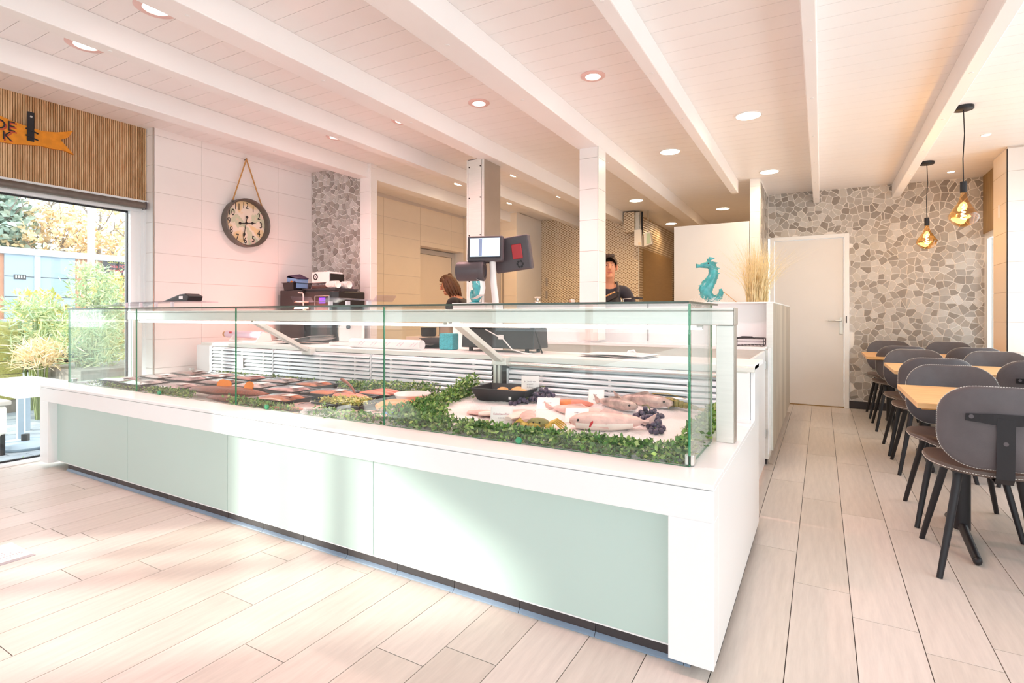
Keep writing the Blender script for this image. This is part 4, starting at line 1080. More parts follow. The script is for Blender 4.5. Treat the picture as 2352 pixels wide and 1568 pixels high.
# wire basket
wb_ = thing('wire_basket', 'small black wire basket on the rear worktop beside the wood panel', 'basket', (-0.47, 4.43, 0.88))
bx0, bx1, by0, by1, bz0, bz1 = -0.575, -0.372, 4.37, 4.55, 0.886, 0.940
for nm, zz, r in (('top_rail', bz1, 0.0035), ('middle_rail', 0.915, 0.0018), ('bottom_rail', bz0, 0.003)):
    MB().tube([(bx0, by0, zz), (bx1, by0, zz), (bx1, by1, zz), (bx0, by1, zz), (bx0, by0, zz)], r, 6).build(nm, 'black_metal', wb_, smooth=True)
for k, (x, y) in enumerate(((bx0, by0), (bx1, by0), (bx1, by1), (bx0, by1))): MB().tube([(x, y, bz0), (x, y, bz1)], 0.003, 6).build('corner_post', 'black_metal', wb_)
m = MB()
for k in range(1, 8):
    x = bx0 + (bx1 - bx0) * k / 8; m.tube([(x, by0, bz0), (x, by1, bz0)], 0.0016, 5)
m.build('bottom_wires', 'black_metal', wb_)
MB().tube([(bx0 + 0.01, by0, bz1), (bx0 + 0.05, by0 + 0.06, bz1 + 0.012), (bx1 - 0.08, by0 + 0.05, bz1 + 0.012), (bx1 - 0.06, by0, bz1)], 0.004, 6).build('handle', 'black_metal', wb_, smooth=True)

# seahorses
def seahorse(name_label, x, y, z, rz, s):
    t = thing('seahorse_figurine', name_label, 'figurine', (x, y, z), 'turquoise glazed seahorses', rz)
    ctr = [(0.105, 0.122), (0.112, 0.09), (0.098, 0.055), (0.062, 0.032), (0.02, 0.040), (-0.015, 0.075), (-0.020, 0.118), (0.0, 0.160), (0.028, 0.200), (0.045, 0.240), (0.045, 0.285), (0.030, 0.322), (0.0, 0.335)]
    rad = [0.013, 0.021, 0.030, 0.038, 0.045, 0.055, 0.062, 0.058, 0.048, 0.044, 0.042, 0.040, 0.032]
    secs = []
    for k, ((a, b), r) in enumerate(zip(ctr, rad)):
        p = Vector(ctr[max(0, k - 1)]); q = Vector(ctr[min(len(ctr) - 1, k + 1)]); d = (q - p).normalized()
        nrm = Vector((-d.y, 0, d.x))
        secs.append((Vector((a, 0, b)) * s, Vector((0, r * 0.72 * s, 0)), nrm * r * s))
    m = MB()
    # ridged body: intersperse narrow rings
    s2 = []
    for k in range(len(secs) - 1):
        for u in (0.0, 0.5):
            c = secs[k][0].lerp(secs[k + 1][0], u); a = secs[k][1].lerp(secs[k + 1][1], u); b = secs[k][2].lerp(secs[k + 1][2], u)
            f = 1.0 if u == 0 else 0.92
            s2.append((c, a * f, b * f))
    s2.append(secs[-1])
    m.loft(s2, 14).build('body', 'teal_glaze', t, local=True, smooth=True)
    MB().loft([(Vector((0.012, 0, 0.332)) * s, Vector((0, 0.030, 0)) * s, Vector((0, 0, 0.036)) * s), (Vector((-0.035, 0, 0.325)) * s, Vector((0, 0.022, 0)) * s, Vector((0, 0, 0.024)) * s), (Vector((-0.075, 0, 0.318)) * s, Vector((0, 0.013, 0)) * s, Vector((0, 0, 0.014)) * s), (Vector((-0.100, 0, 0.320)) * s, Vector((0, 0.016, 0)) * s, Vector((0, 0, 0.019)) * s)], 12).build('snout', 'teal_glaze', t, local=True, smooth=True)
    pts = [(0.058, 0.385), (0.085, 0.345), (0.100, 0.300), (0.100, 0.255), (0.088, 0.212), (0.065, 0.175)]
    for k, (a, b) in enumerate(pts):                               # dorsal spikes
        MB().prism([(a - 0.05, b - 0.028), (a - 0.05, b + 0.012), (a, b)], lambda u, v, w: (u * s, w * s, v * s), -0.008, 0.008).build('spike', 'teal_glaze', t, local=True)
    for k, (a, b) in enumerate([(-0.085, 0.150), (-0.090, 0.115), (-0.080, 0.075), (-0.055, 0.040)]):
        MB().prism([(a + 0.04, b - 0.012), (a + 0.04, b + 0.016), (a, b)], lambda u, v, w: (u * s, w * s, v * s), -0.008, 0.008).build('spike', 'teal_glaze', t, local=True)
    MB().lathe([(0.015, 0.345 * s), (0.013, 0.366 * s), (0.016, 0.374 * s), (0.010, 0.382 * s)], (0.004, 0, 0), n=10).build('crown', 'teal_glaze', t, local=True, smooth=True)
    for k in (-1, 1): MB().ball((-0.006 * s, k * 0.024 * s, 0.338 * s), 0.006, 8, 6).build('eye', 'ink', t, local=True)
    MB().lathe([(0.055 * s, 0), (0.060 * s, 0.006), (0.045 * s, 0.012)], (0.04 * s, 0, 0), n=18).build('base', 'teal_glaze', t, local=True, smooth=True)
    return t
seahorse('turquoise glazed seahorse on the raised counter left of the dry grass', -0.83, 4.77, 1.217, math.radians(28), 0.98)
seahorse('turquoise glazed seahorse half hidden behind the till printer', -2.68, 4.04, 1.222, math.radians(150), 1.0)
raf = leaves('raffia_nest', [(-0.80 + random.uniform(-.13, .13), 4.70 + random.uniform(-.06, .06), 1.218, 0.016) for _ in range(40)], 0.06, 'paper', 7, 0.02, 'thin nest of white raffia around the foot of the seahorse', 'raffia', 33, aspect=0.03, up=0)

# dry ornamental grass
dg = thing('dry_grass', 'bundle of pale dry ornamental grass standing on the raised counter', 'grass', (-0.455, 4.82, 1.217))
m = MB(); rnd = random.Random(12)
for k in range(760):
    a = rnd.uniform(0, 2 * PI); r0 = 0.085 * math.sqrt(rnd.random()); L = rnd.uniform(0.28, 0.54); ln = abs(rnd.gauss(0, 0.42)); b = rnd.uniform(0, 2 * PI)
    if k % 9 == 0: ln += 0.4
    p = [Vector((-0.455 + r0 * math.cos(a), 4.82 + r0 * math.sin(a), 1.218))]
    d = Vector((math.cos(b), math.sin(b), 0))
    for i in (1, 2, 3):
        t = i / 3; p.append(p[0] + d * (ln * L * t ** 1.8) + Vector((0, 0, L * t * (1 - 0.22 * ln * t))))
    wv = Vector((-d.y, d.x, 0)) * 0.0016
    V = []
    for i, q in enumerate(p):
        f = (1.0, 0.9, 0.6, 0.15)[i]; V += [q - wv * f, q + wv * f]
    m.add(V, [(0, 1, 3, 2), (2, 3, 5, 4), (4, 5, 7, 6)])
m.build('blades', 'grass_dry', dg, kind='stuff')
m = MB()
for k in range(26):
    a = rnd.uniform(0, 2 * PI); r0 = 0.05 * math.sqrt(rnd.random()); p = Vector((-0.455 + r0 * math.cos(a), 4.82 + r0 * math.sin(a), 1.217)); 
    m.tube([p, p + Vector((rnd.gauss(0, .03), rnd.gauss(0, .03), rnd.uniform(.12, .25)))], 0.0018, 4)
m.build('green_stems', 'leaf_yellow', dg, kind='stuff')
tw = MB().tube([(-0.70, 4.74, 1.305), (-0.60, 4.72, 1.219)], 0.003, 6).build('twig', 'rope'); tag(tw, 'thin brown twig slanting down beside the seahorse tail', 'twig')

# till and scale with customer display
tl = thing('weighing_scale', 'dark till scale with customer screen and label printer on a white pole', 'scale', (-1.9, 3.2, 0.87))
MB().prism([(3.06, 0.895), (3.075, 1.025), (3.26, 1.03), (3.28, 0.895)], lambda a, b, t: (t, a, b), -2.16, -1.60).build('scale_body', 'black_plastic', tl, bevel=0.006)
MB().box(-2.155, -1.60, 3.05, 3.285, 1.030, 1.038).build('weighing_plate', 'steel_warm', tl, bevel=0.002)
for x in (-2.1, -1.66):
    for y in (3.09, 3.25): MB().lathe([(0.014, 0.870), (0.014, 0.897)], (x, y, 0), n=10).build('rubber_foot', 'ink', tl)
MB().box(-1.86, -1.82, 3.058, 3.066, 0.955, 0.985).build('label', 'paper', tl)
MB().tube([(-1.915, 3.12, 1.035), (-1.92, 3.12, 1.22), (-1.935, 3.12, 1.33), (-1.945, 3.12, 1.52)], [0.0235, 0.0235, 0.022, 0.022], 14).build('pole', 'plastic_white', tl, smooth=True)
Rz = Matrix.Rotation(0.33, 3, 'Z')
def sc(bx, cx, cy, cz, R): return MB().obox((cx, cy, cz), bx, R)
Rf = Matrix.Rotation(0.34, 3, 'Z') @ Matrix.Rotation(-0.10, 3, 'X')
cs = sc((0.25, 0.055, 0.175), -1.985, 3.10, 1.565, Rf).build('customer_screen', 'grey_plastic', tl, bevel=0.012)
pc = Vector((-1.985, 3.10, 1.565)) + Rf @ Vector((0, -0.0285, 0.006))
sc((0.205, 0.003, 0.128), pc.x, pc.y, pc.z, Rf).build('display', 'screen_blue', cs)
pc = Vector((-1.985, 3.10, 1.565)) + Rf @ Vector((-0.03, -0.0305, 0.006))
P('display_band', 'A9B9DE', 0.3); P('display_frame', '2A2A30', 0.3)
sc((0.022, 0.001, 0.120), pc.x, pc.y, pc.z, Rf).build('display_band', 'display_band', cs)
pc = Vector((-1.985, 3.10, 1.565)) + Rf @ Vector((0.0, -0.030, -0.062))
sc((0.215, 0.004, 0.010), pc.x, pc.y, pc.z, Rf).build('display_frame', 'display_frame', cs)
Rb = Matrix.Rotation(0.10, 3, 'Z') @ Matrix.Rotation(0.12, 3, 'X') @ Matrix.Rotation(-0.10, 3, 'Y')
ops = sc((0.27, 0.055, 0.235), -1.84, 3.22, 1.535, Rb).build('operator_screen', 'grey_plastic', tl, bevel=0.012)
pc = Vector((-1.84, 3.22, 1.535)) + Rb @ Vector((0.045, -0.03, 0.012)); sc((0.075, 0.01, 0.10), pc.x, pc.y, pc.z, Rb).build('cable_cover', 'red_plastic', ops, bevel=0.006)
pc = Vector((-1.84, 3.22, 1.535)) + Rb @ Vector((0.055, -0.029, -0.075))
fan = MB()
for k in range(6):
    a = k * PI / 3; q = Rb @ Vector((0.020 * math.cos(a), 0, 0.020 * math.sin(a))); fan.obox((pc.x + q.x, pc.y + q.y, pc.z + q.z), (0.016, 0.004, 0.010), Rb @ Matrix.Rotation(-a + PI / 2, 3, 'Y'))
fan.build('fan_vent', 'ink', ops)
lpo = MB().lathe([(0.02, -0.100), (0.062, -0.098), (0.067, -0.09), (0.067, 0.055), (0.0665, 0.058), (0.067, 0.061), (0.067, 0.088), (0.060, 0.094), (0.046, 0.092), (0.042, 0.084), (0.012, 0.082)], (0, 0, 0), n=30, axis='X').build('label_printer', 'grey_plastic', tl, local=True, smooth=True)
o = lpo; o.location = (-2.075 + 1.9, 3.06 - 3.2, 1.415 - 0.87); o.rotation_euler = (0, 0, 0.30)
MB().tube([(-2.09, 3.10, 1.46), (-2.03, 3.12, 1.49), (-1.97, 3.12, 1.49)], 0.022, 10).build('printer_arm', 'grey_plastic', tl, smooth=True)
# paper strip hanging out of the printer
st = MB(); r0 = [(-2.02, 3.06, 1.36), (-1.985, 3.055, 1.345), (-1.975, 3.05, 1.30), (-1.985, 3.05, 1.255), (-2.03, 3.05, 1.232), (-2.06, 3.05, 1.225)]
for k, (x, y, z) in enumerate(r0): st.v += [(x, y - 0.03, z), (x, y + 0.03, z)]
for k in range(len(r0) - 1): st.f.append((2 * k, 2 * k + 1, 2 * k + 3, 2 * k + 2)); st.mi.append(0)
st.build('receipt_strip', 'paper', tl, smooth=True)
cb = MB().tube([(-1.95, 3.04, 1.02), (-1.80, 3.02, 0.96), (-1.72, 3.0, 0.895), (-1.62, 2.98, 0.878), (-1.55, 2.96, 0.876)], 0.004, 8).build('power_cable', 'plastic_white'); tag(cb, 'thin pale cable hanging in front of the dark scale onto the rear shelf', 'cable')
cb = MB().tube([(-1.66, 3.06, 1.04), (-1.585, 3.05, 1.03), (-1.56, 3.05, 0.96), (-1.53, 3.05, 0.874)], 0.005, 8).build('power_cable', 'ink'); tag(cb, 'black cable dropping at the right end of the dark scale', 'cable')

# things on the rear shelf
sp_ = MB().box(-2.37, -2.25, 3.08, 3.16, 0.871, 0.985).build('sponge_block', 'teal_sponge', bevel=0.008); tag(sp_, 'turquoise sponge block standing on the rear shelf left of the scale', 'sponge')
fl = thing('film_dispenser', 'white cling film dispenser with a film roll at the left end of the rear shelf', 'dispenser', (-4.75, 3.10, 0.87))
MB().prism([(3.02, 0.871), (3.19, 0.871), (3.17, 0.95), (3.09, 0.962)], lambda a, b, t: (t, a, b), -4.76, -4.752).build('side_plate', 'plastic_white', fl)
MB().prism([(3.02, 0.871), (3.19, 0.871), (3.17, 0.95), (3.09, 0.962)], lambda a, b, t: (t, a, b), -4.37, -4.362).build('side_plate', 'plastic_white', fl)
MB().box(-4.752, -4.37, 3.03, 3.18, 0.871, 0.885).build('base', 'plastic_white', fl)
MB().tube([(-4.90, 3.10, 0.935), (-4.37, 3.10, 0.935)], 0.032, 18).build('film_roll', 'film_pink' if 'film_pink' in MATS else 'plastic_white', fl, smooth=True)
MB().tube([(-4.935, 3.10, 0.935), (-4.895, 3.10, 0.935)], 0.026, 16).build('roll_core', 'rope', fl, smooth=True)
MB().box(-4.75, -4.735, 3.02, 3.04, 0.945, 0.962).build('red_clip', 'red_plastic', fl)
def sheets(label, x, y, rz, n, w, d, z=0.871, lift=0.0):
    t = thing('paper_stack', label, 'paper', (x, y, z), None, rz)
    for k in range(n):
        m = MB(); N = 5; jx, jy, jr = random.uniform(-.02, .02), random.uniform(-.015, .015), random.uniform(-.08, .08)
        for j in range(N + 1):
            for i in range(N + 1):
                u, v = (i / N - .5) * w, (j / N - .5) * d
                m.v.append((u * math.cos(jr) - v * math.sin(jr) + jx, u * math.sin(jr) + v * math.cos(jr) + jy, 0.004 * k + lift * (i / N) ** 2 + 0.006 * math.sin(3 * i / N + k) ** 2))
        for j in range(N):
            for i in range(N):
                a = j * (N + 1) + i; m.f.append((a, a + 1, a + N + 2, a + N + 1)); m.mi.append(0)
        m.build('sheet', 'paper', t, local=True, smooth=True)
    return t
sheets('fanned stack of white wrapping paper on the rear shelf behind the left support arm', -3.85, 3.12, 0.15, 9, 0.42, 0.28, lift=0.035)
sheets('loose white wrapping sheets on the rear shelf right of the scale', -1.05, 3.10, -0.1, 4, 0.40, 0.26)
sheets('crumpled white paper on the rear shelf behind the printed paper roll', -2.62, 3.18, 0.2, 4, 0.30, 0.2, lift=0.02)
rl = thing('paper_roll', 'fat roll of white wrapping paper with faint pink print lying along the rear shelf', 'roll', (-2.75, 2.95, 0.87))
MB().tube([(-3.10, 2.955, 0.906), (-2.42, 2.955, 0.906)], 0.035, 22).build('roll', 'paper', rl, smooth=True)
P('pink_print', 'D7A6BC', 0.6)
m = MB()
for k in range(5):
    for q in (0, 0.03): m.tube([(-3.0 + 0.125 * k + q, 2.955 - 0.0352 * math.cos(a), 0.906 + 0.0352 * math.sin(a)) if False else (-3.0 + 0.125 * k + q + 0.012 * i, 2.955 - 0.0355 * math.cos(0.25 * i - 0.3), 0.906 + 0.0355 * math.sin(0.25 * i - 0.3)) for i in range(4)], 0.0012, 4)
m.build('print', 'pink_print', rl)
sl_ = thing('meat_slicer', 'white food slicer with a rounded blade guard on the rear shelf', 'slicer', (-3.25, 3.12, 0.87))
MB().box(-3.45, -3.08, 3.04, 3.26, 0.871, 0.90).build('base', 'plastic_white', sl_, bevel=0.006)
MB().lathe([(0.02, 0.0), (0.105, 0.0), (0.105, 0.012), (0.02, 0.014)], (-3.31, 3.10, 0.985), n=28, axis='Y').build('blade', 'steel_warm', sl_, smooth=True)
MB().prism([(-3.36, 0.90), (-3.10, 0.90), (-3.10, 1.06), (-3.14, 1.085), (-3.27, 1.085), (-3.36, 1.02)], lambda a, b, t: (a, t, b), 3.06, 3.09).build('guard', 'plastic_white', sl_, bevel=0.008)
MB().lathe([(0.014, -0.02), (0.014, 0)], (-3.24, 3.06, 1.02), n=12, axis='Y').build('knob', 'ink', sl_)
MB().box(-3.19, -3.10, 3.1, 3.2, 1.03, 1.10).build('motor_cover', 'display_band', sl_, bevel=0.01)
tb = thing('plastic_basket', 'black slotted plastic basket in a dark tray behind the printed paper roll', 'basket', (-2.5, 3.22, 0.87))
tray_mesh(MB(), 0.10, 0.06, 0.075).build('basket', 'black_plastic', tb, local=True)
MB().box(-2.62, -2.38, 3.14, 3.295, 0.8705, 0.876).build('liner', 'grey_plastic', tb)
tz = MB().tube([(-0.98, 3.02, 0.885), (-0.96, 3.02, 0.91), (-0.93, 3.02, 0.915), (-0.915, 3.02, 0.893), (-0.935, 3.02, 0.876), (-0.965, 3.02, 0.876)], 0.006, 8).build('tape_ring', 'clear_haze', smooth=True); tag(tz, 'clear tape ring standing on the rear shelf among the sheets', 'tape')

# acrylic lids lying on the glass top
def acrylic(label, x0, x1, y0, y1, z, kink, hh):
    t = thing('acrylic_sheet', label, 'lid', ((x0 + x1) / 2, (y0 + y1) / 2, 1.1655), 'clear acrylic lids on the glass top')
    prof = [(x0, z), (x0 + (x1 - x0) * kink, z), (x0 + (x1 - x0) * (kink + 0.06), z + hh), (x1, z + hh)]
    m = MB()
    for a, b in prof: m.v += [(a, y0, b), (a, y1, b), (a, y1, b + 0.005), (a, y0, b + 0.005)]
    for k in range(3):
        for i in range(4):
            p = 4 * k + i; q = 4 * k + (i + 1) % 4; m.f.append((p, q, q + 4, p + 4)); m.mi.append(0)
    m.f += [(0, 1, 2, 3), (12, 13, 14, 15)]; m.mi += [0, 0]
    m.build('sheet', 'clear_plastic', t)
    f = MB()
    for u in (0.45, 0.6, 0.75, 0.9):
        xx = x0 + (x1 - x0) * u; zt = z if u < kink + 0.06 else z + hh
        f.box(xx - 0.008, xx + 0.008, y0 + 0.005, y0 + 0.02, 1.166, zt)
    f.build('foot', 'clear_haze', t)
    return t
a1 = acrylic('clear acrylic lid on the glass top near the left window, holding a black wedge', -5.0, -3.66, 2.0, 2.25, 1.184, 0.30, 0.020)
wd = MB().prism([(-4.02, 1.211), (-3.70, 1.211), (-3.685, 1.245), (-3.73, 1.262), (-3.80, 1.258)], lambda a, b, t: (a, t, b), 2.06, 2.16).build('black_wedge', 'black_plastic', bevel=0.006); tag(wd, 'black wedge-shaped device lying on the left acrylic lid', 'device')
MB().box(-3.80, -3.755, 2.0585, 2.06, 1.225, 1.245).build('sticker', 'paper', wd)
a2 = thing('acrylic_scoop', 'pinkish clear acrylic scoop lying on the glass top before the coffee machine', 'scoop', (-2.24, 2.1, 1.1655))
m = MB()
prof = [(-2.575, 1.215), (-2.55, 1.186), (-2.35, 1.186), (-2.28, 1.205), (-1.95, 1.186), (-1.925, 1.212)]
for a, b in prof: m.v += [(a, 2.0, b), (a, 2.14, b), (a, 2.14, b + 0.006), (a, 2.0, b + 0.006)]
for k in range(len(prof) - 1):
    for i in range(4):
        p = 4 * k + i; q = 4 * k + (i + 1) % 4; m.f.append((p, q, q + 4, p + 4)); m.mi.append(0)
m.f += [(0, 1, 2, 3), (20, 21, 22, 23)]; m.mi += [0, 0]
m.build('tray', 'clear_plastic', a2, smooth=False)
for x in (-2.28, -2.15, -2.0): MB().box(x - 0.008, x + 0.008, 2.01, 2.03, 1.166, 1.19).build('foot', 'clear_haze', a2)

# coffee machine on a dark cabinet at the mosaic stub wall, with clutter on top
cm = thing('coffee_machine', 'black bean coffee machine with a violet display before the mosaic wall', 'coffee machine', (-4.45, 3.95, 0.8))
MB().box(-4.96, -4.62, 3.72, 4.18, 0.80, 1.372).build('side_unit', 'black_plastic', cm, bevel=0.008)
MB().prism([(-4.62, 3.74), (-4.22, 3.74), (-4.17, 3.80), (-4.17, 4.16), (-4.62, 4.16)], lambda a, b, t: (a, b, t), 0.80, 1.358).build('body', 'black_plastic', cm, bevel=0.015)
MB().box(-4.43, -4.235, 3.733, 3.741, 1.10, 1.30).build('control_panel', 'ink', cm, bevel=0.003)
MB().box(-4.375, -4.285, 3.730, 3.734, 1.232, 1.287).build('display', 'display_violet', cm)
fr = MB().tube([(-4.435, 3.733, 1.10), (-4.435, 3.733, 1.305), (-4.23, 3.733, 1.305), (-4.23, 3.733, 1.10)], 0.004, 6).build('panel_frame', 'stainless', cm)
MB().tube([(-4.66, 3.715, 1.345), (-4.60, 3.715, 1.34), (-4.585, 3.715, 1.32), (-4.585, 3.715, 1.05)], 0.010, 8).build('door_handle', 'stainless', cm, smooth=True)
MB().box(-4.40, -4.27, 3.738, 3.742, 0.86, 1.06).build('dispense_niche', 'dark_gap', cm)
MB().box(-4.37, -4.34, 3.70, 3.74, 1.075, 1.10).build('spout', 'stainless', cm, bevel=0.003); MB().box(-4.32, -4.29, 3.70, 3.74, 1.075, 1.10).build('spout', 'stainless', cm, bevel=0.003)
cbn = thing('back_cabinet', 'dark low cabinet under the coffee machine', 'cabinet', (-4.5, 3.95, 0))
MB().box(-5.0, -4.10, 3.70, 4.22, 0.02, 0.80).build('body', 'white_matt', cbn)
cv = thing('cardboard_box', 'white cardboard box with a round black emblem on top of the coffee machine', 'box', (-4.42, 3.90, 1.45))
MB().box(-4.56, -4.31, 3.80, 3.98, 1.446, 1.555).build('box', 'paper', cv, bevel=0.003)
MB().lathe([(0.034, 0), (0.034, 0.0015)], (-4.505, 3.798, 1.505), n=24, axis='Y').build('emblem', 'ink', cv)
for k in range(5):
    a = k * 2 * PI / 5; MB().lathe([(0.008, 0), (0.008, 0.001)], (-4.505 + 0.014 * math.cos(a), 3.7965, 1.505 + 0.014 * math.sin(a)), n=10, axis='Y').build('emblem_petal', 'paper', cv)
MB().box(-4.29 - 0.02, -4.29, 3.81, 3.98, 1.446, 1.535).build('lid_flap', 'ink', cv)
cp = thing('clear_box', 'low clear plastic box of brown lids under the white emblem box', 'box', (-4.44, 3.92, 1.385))
MB().box(-4.63, -4.22, 3.79, 4.05, 1.386, 1.4455).build('box', 'clear_plastic', cp, bevel=0.004)
MB().box(-4.60, -4.25, 3.82, 4.02, 1.388, 1.42).build('contents', 'smoked', cp, bevel=0.01)
dt = thing('drawer_tray', 'dark divided tray of sticks on top of the coffee machine', 'tray', (-4.42, 3.92, 1.358))
tray_mesh(MB(), 0.235, 0.15, 0.026, 0.004, 0.004).build('tray', 'grey_plastic', dt, local=True)
for k in range(4): MB().box(-4.60 + 0.1 * k, -4.595 + 0.1 * k, 3.78, 4.06, 1.36, 1.382).build('divider', 'grey_plastic', dt)
for k, (x, y) in enumerate(((-4.10, 3.86), (-4.165, 3.96))):
    pass
for k, (x0, y0, lab) in enumerate(((-4.30, 3.79, 'sleeve of white paper cups lying nearest on the coffee machine'), (-4.26, 3.90, 'sleeve of paper cups lying behind the first sleeve on the coffee machine'))):
    t = thing('cup_sleeve', lab, 'cups', (x0, y0, 1.384), 'paper cup sleeves')
    for q in range(7):
        MB().lathe([(0.026, 0.0), (0.035, 0.055), (0.037, 0.058), (0.033, 0.055)], (x0 - 0.02 + 0.016 * q, y0, 1.42), n=18, axis='X').build('cup', 'paper', t, smooth=True)
bt2 = thing('black_crate', 'small black plastic crate hanging over the left edge of the coffee machine', 'crate', (-4.885, 3.88, 1.372))
tray_mesh(MB(), 0.085, 0.12, 0.085, 0.004, 0.012).build('crate', 'black_plastic', bt2, local=True)
tp = thing('snack_carton', 'blue orange and purple carton with an open purple lid in the black crate', 'carton', (-4.875, 3.87, 1.40))
P('carton_blue', '8FB6E8', 0.5); P('carton_purple', '4A2A52', 0.5)
MB().prism([(-4.95, 1.40), (-4.80, 1.40), (-4.80, 1.50), (-4.93, 1.53), (-4.95, 1.51)], lambda a, b, t: (a, t, b), 3.80, 3.95).build('box', 'carton_blue', tp)
MB().hexa([(-4.96, 3.80, 1.515), (-4.79, 3.80, 1.495), (-4.79, 3.95, 1.50), (-4.96, 3.95, 1.54), (-4.93, 3.80, 1.535), (-4.79, 3.80, 1.502), (-4.79, 3.95, 1.507), (-4.93, 3.95, 1.56)]).build('lid', 'carton_purple', tp)
MB().lathe([(0.026, 0), (0.026, 0.002)], (-4.875, 3.797, 1.452), n=16, axis='Y').build('orange_print', 'orange_fruit', tp)
MB().lathe([(0.024, 0), (0.024, 0.002)], (-4.83, 3.797, 1.45), n=16, axis='Y').build('dark_print', 'carton_purple', tp)
MB().box(-4.942, -4.912, 3.797, 3.80, 1.435, 1.47).build('emblem', 'ink', tp)
P('film_pink', 'E6CFE0', 0.25)
for o in bpy.data.objects:
    if o.name.startswith('film_roll'): o.data.materials.clear(); o.data.materials.append(MATS['film_pink'])
sw = MB().box(-5.091, -5.080, 3.57, 3.67, 1.14, 1.245).build('wall_socket', 'plastic_white', bevel=0.004); tag(sw, 'white square socket on the clock wall beside the coffee machine', 'socket')
rg = thing('red_warming_lamp', 'small glowing red lamp in front of the coffee machine', 'lamp', (-4.50, 3.66, 1.13))
MB().box(-4.53, -4.46, 3.62, 3.70, 0.80, 1.10).build('stand', 'black_metal', rg)
MB().ball((-4.495, 3.66, 1.135), 0.034, 14, 10).build('bulb', 'lamp_red_glow', rg, smooth=True)
ld = bpy.data.lights.new('red_lamp_light', 'POINT'); ld.energy = 6; ld.color = (1, 0.25, 0.16); ld.shadow_soft_size = 0.04
lo = link(bpy.data.objects.new('red_lamp_light', ld)); lo.location = (-4.495, 3.58, 1.15)

# kitchen: white tall cupboard, worktops, small items
fc = thing('tall_cupboard', 'tall plain white cupboard standing left of the mosaic pillar', 'cupboard', (-1.13, 7.0, 0))
MB().box(-1.553, -0.712, 6.66, 7.30, 0, 2.182).build('body', 'white_gloss', fc, bevel=0.003)
MB().box(-1.551, -0.714, 6.648, 6.66, 0.05, 2.18).build('door', 'white_matt', fc, bevel=0.002)
for x0, x1, lab in ((-4.05, -2.5, 'steel kitchen bench below the diamond metal wall'),):
    kc = thing('kitchen_bench', lab, 'bench', (x0, 7.8, 0))
    MB().box(x0, x1, 7.45, 8.13, 0.86, 0.90).build('top', 'stainless', kc, bevel=0.003)
    MB().box(x0 + 0.02, x1 - 0.02, 7.50, 8.12, 0.05, 0.86).build('base', 'stainless_pale', kc)
kc2 = thing('serving_bench', 'low kitchen bench with clutter seen through the glass case', 'bench', (-3.4, 4.7, 0))
MB().box(-3.95, -2.92, 4.55, 4.84, 0.84, 0.88).build('top', 'warm_tile', kc2, bevel=0.003)
MB().box(-3.93, -2.94, 4.57, 4.82, 0.02, 0.84).build('base', 'steel_warm', kc2)
gp = thing('pot_row', 'dark pots with food standing on the low kitchen bench', 'pots', (-3.4, 4.7, 0.88))
for k, x in enumerate((-3.75, -3.5, -3.25, -3.05)):
    MB().lathe([(0.075, 0.881), (0.085, 0.90), (0.085, 0.97 + 0.02 * (k % 2)), (0.09, 0.975 + 0.02 * (k % 2)), (0.08, 0.972 + 0.02 * (k % 2)), (0.02, 0.96)], (x, 4.69, 0), n=20).build('pot', ['black_metal', 'steel_warm', 'grey_plastic', 'pasta_tan'][k], gp, smooth=True)
pmp = thing('steel_pump', 'shiny steel pump dispenser on the raised block right of the till pole', 'dispenser', (-2.42, 4.72, 1.217))
MB().lathe([(0.042, 1.218), (0.044, 1.235), (0.03, 1.25), (0.018, 1.258), (0.018, 1.275), (0.034, 1.285), (0.036, 1.293), (0.008, 1.298)], (-2.42, 4.72, 0), n=20).build('body', 'stainless', pmp, smooth=True)
jr = thing('steel_jar', 'small steel shaker jar on the raised block left of the tiled column', 'jar', (-2.05, 4.72, 1.217))
MB().lathe([(0.025, 1.218), (0.026, 1.245), (0.028, 1.247), (0.028, 1.262), (0.01, 1.264)], (-2.05, 4.72, 0), n=16).build('jar', 'stainless', jr, smooth=True)
tg = thing('wire_tongs', 'bent wire tongs with a black handle standing behind the tiled column', 'tongs', (-1.5, 4.80, 1.217))
MB().tube([(-1.60, 4.8, 1.219), (-1.595, 4.8, 1.26), (-1.575, 4.8, 1.262), (-1.573, 4.8, 1.225)], 0.003, 6).tube([(-1.59, 4.8, 1.262), (-1.50, 4.8, 1.268)], 0.003, 6).build('wire', 'stainless', tg, smooth=True)
MB().tube([(-1.50, 4.8, 1.268), (-1.47, 4.8, 1.270), (-1.44, 4.8, 1.268), (-1.40, 4.8, 1.266)], [0.010, 0.009, 0.012, 0.006], 10).build('handle', 'black_plastic', tg, smooth=True)
dk = thing('metal_duct', 'diamond-plate metal duct hanging from the kitchen ceiling', 'duct', (-2.33, 8.2, 2.4))
MB().box(-2.60, -2.435, 7.92, 8.10, 2.36, 2.660).build('duct_box', 'diamond_metal', dk)
MB().box(-2.435, -2.36, 7.95, 8.05, 2.30, 2.660).build('pipe', 'stainless', dk, bevel=0.01)
MB().tube([(-2.335, 7.98, 2.30), (-2.335, 7.98, 2.66)], 0.016, 10).build('cable', 'ink', dk)
em = thing('emergency_unit', 'white box unit below the metal duct', 'unit', (-2.36, 7.98, 2.14))
MB().prism([(-2.43, 2.385), (-2.33, 2.385), (-2.315, 2.13), (-2.43, 2.15)], lambda a, b, t: (a, t, b), 7.90, 8.05).build('housing', 'plastic_white', em, bevel=0.006)
MB().box(-2.365, -2.33, 7.895, 7.9, 2.15, 2.19).build('label', 'warm_tile', em)
ex = thing('exit_light', 'small pale green lit box beside the white unit', 'light', (-2.22, 7.98, 2.2))
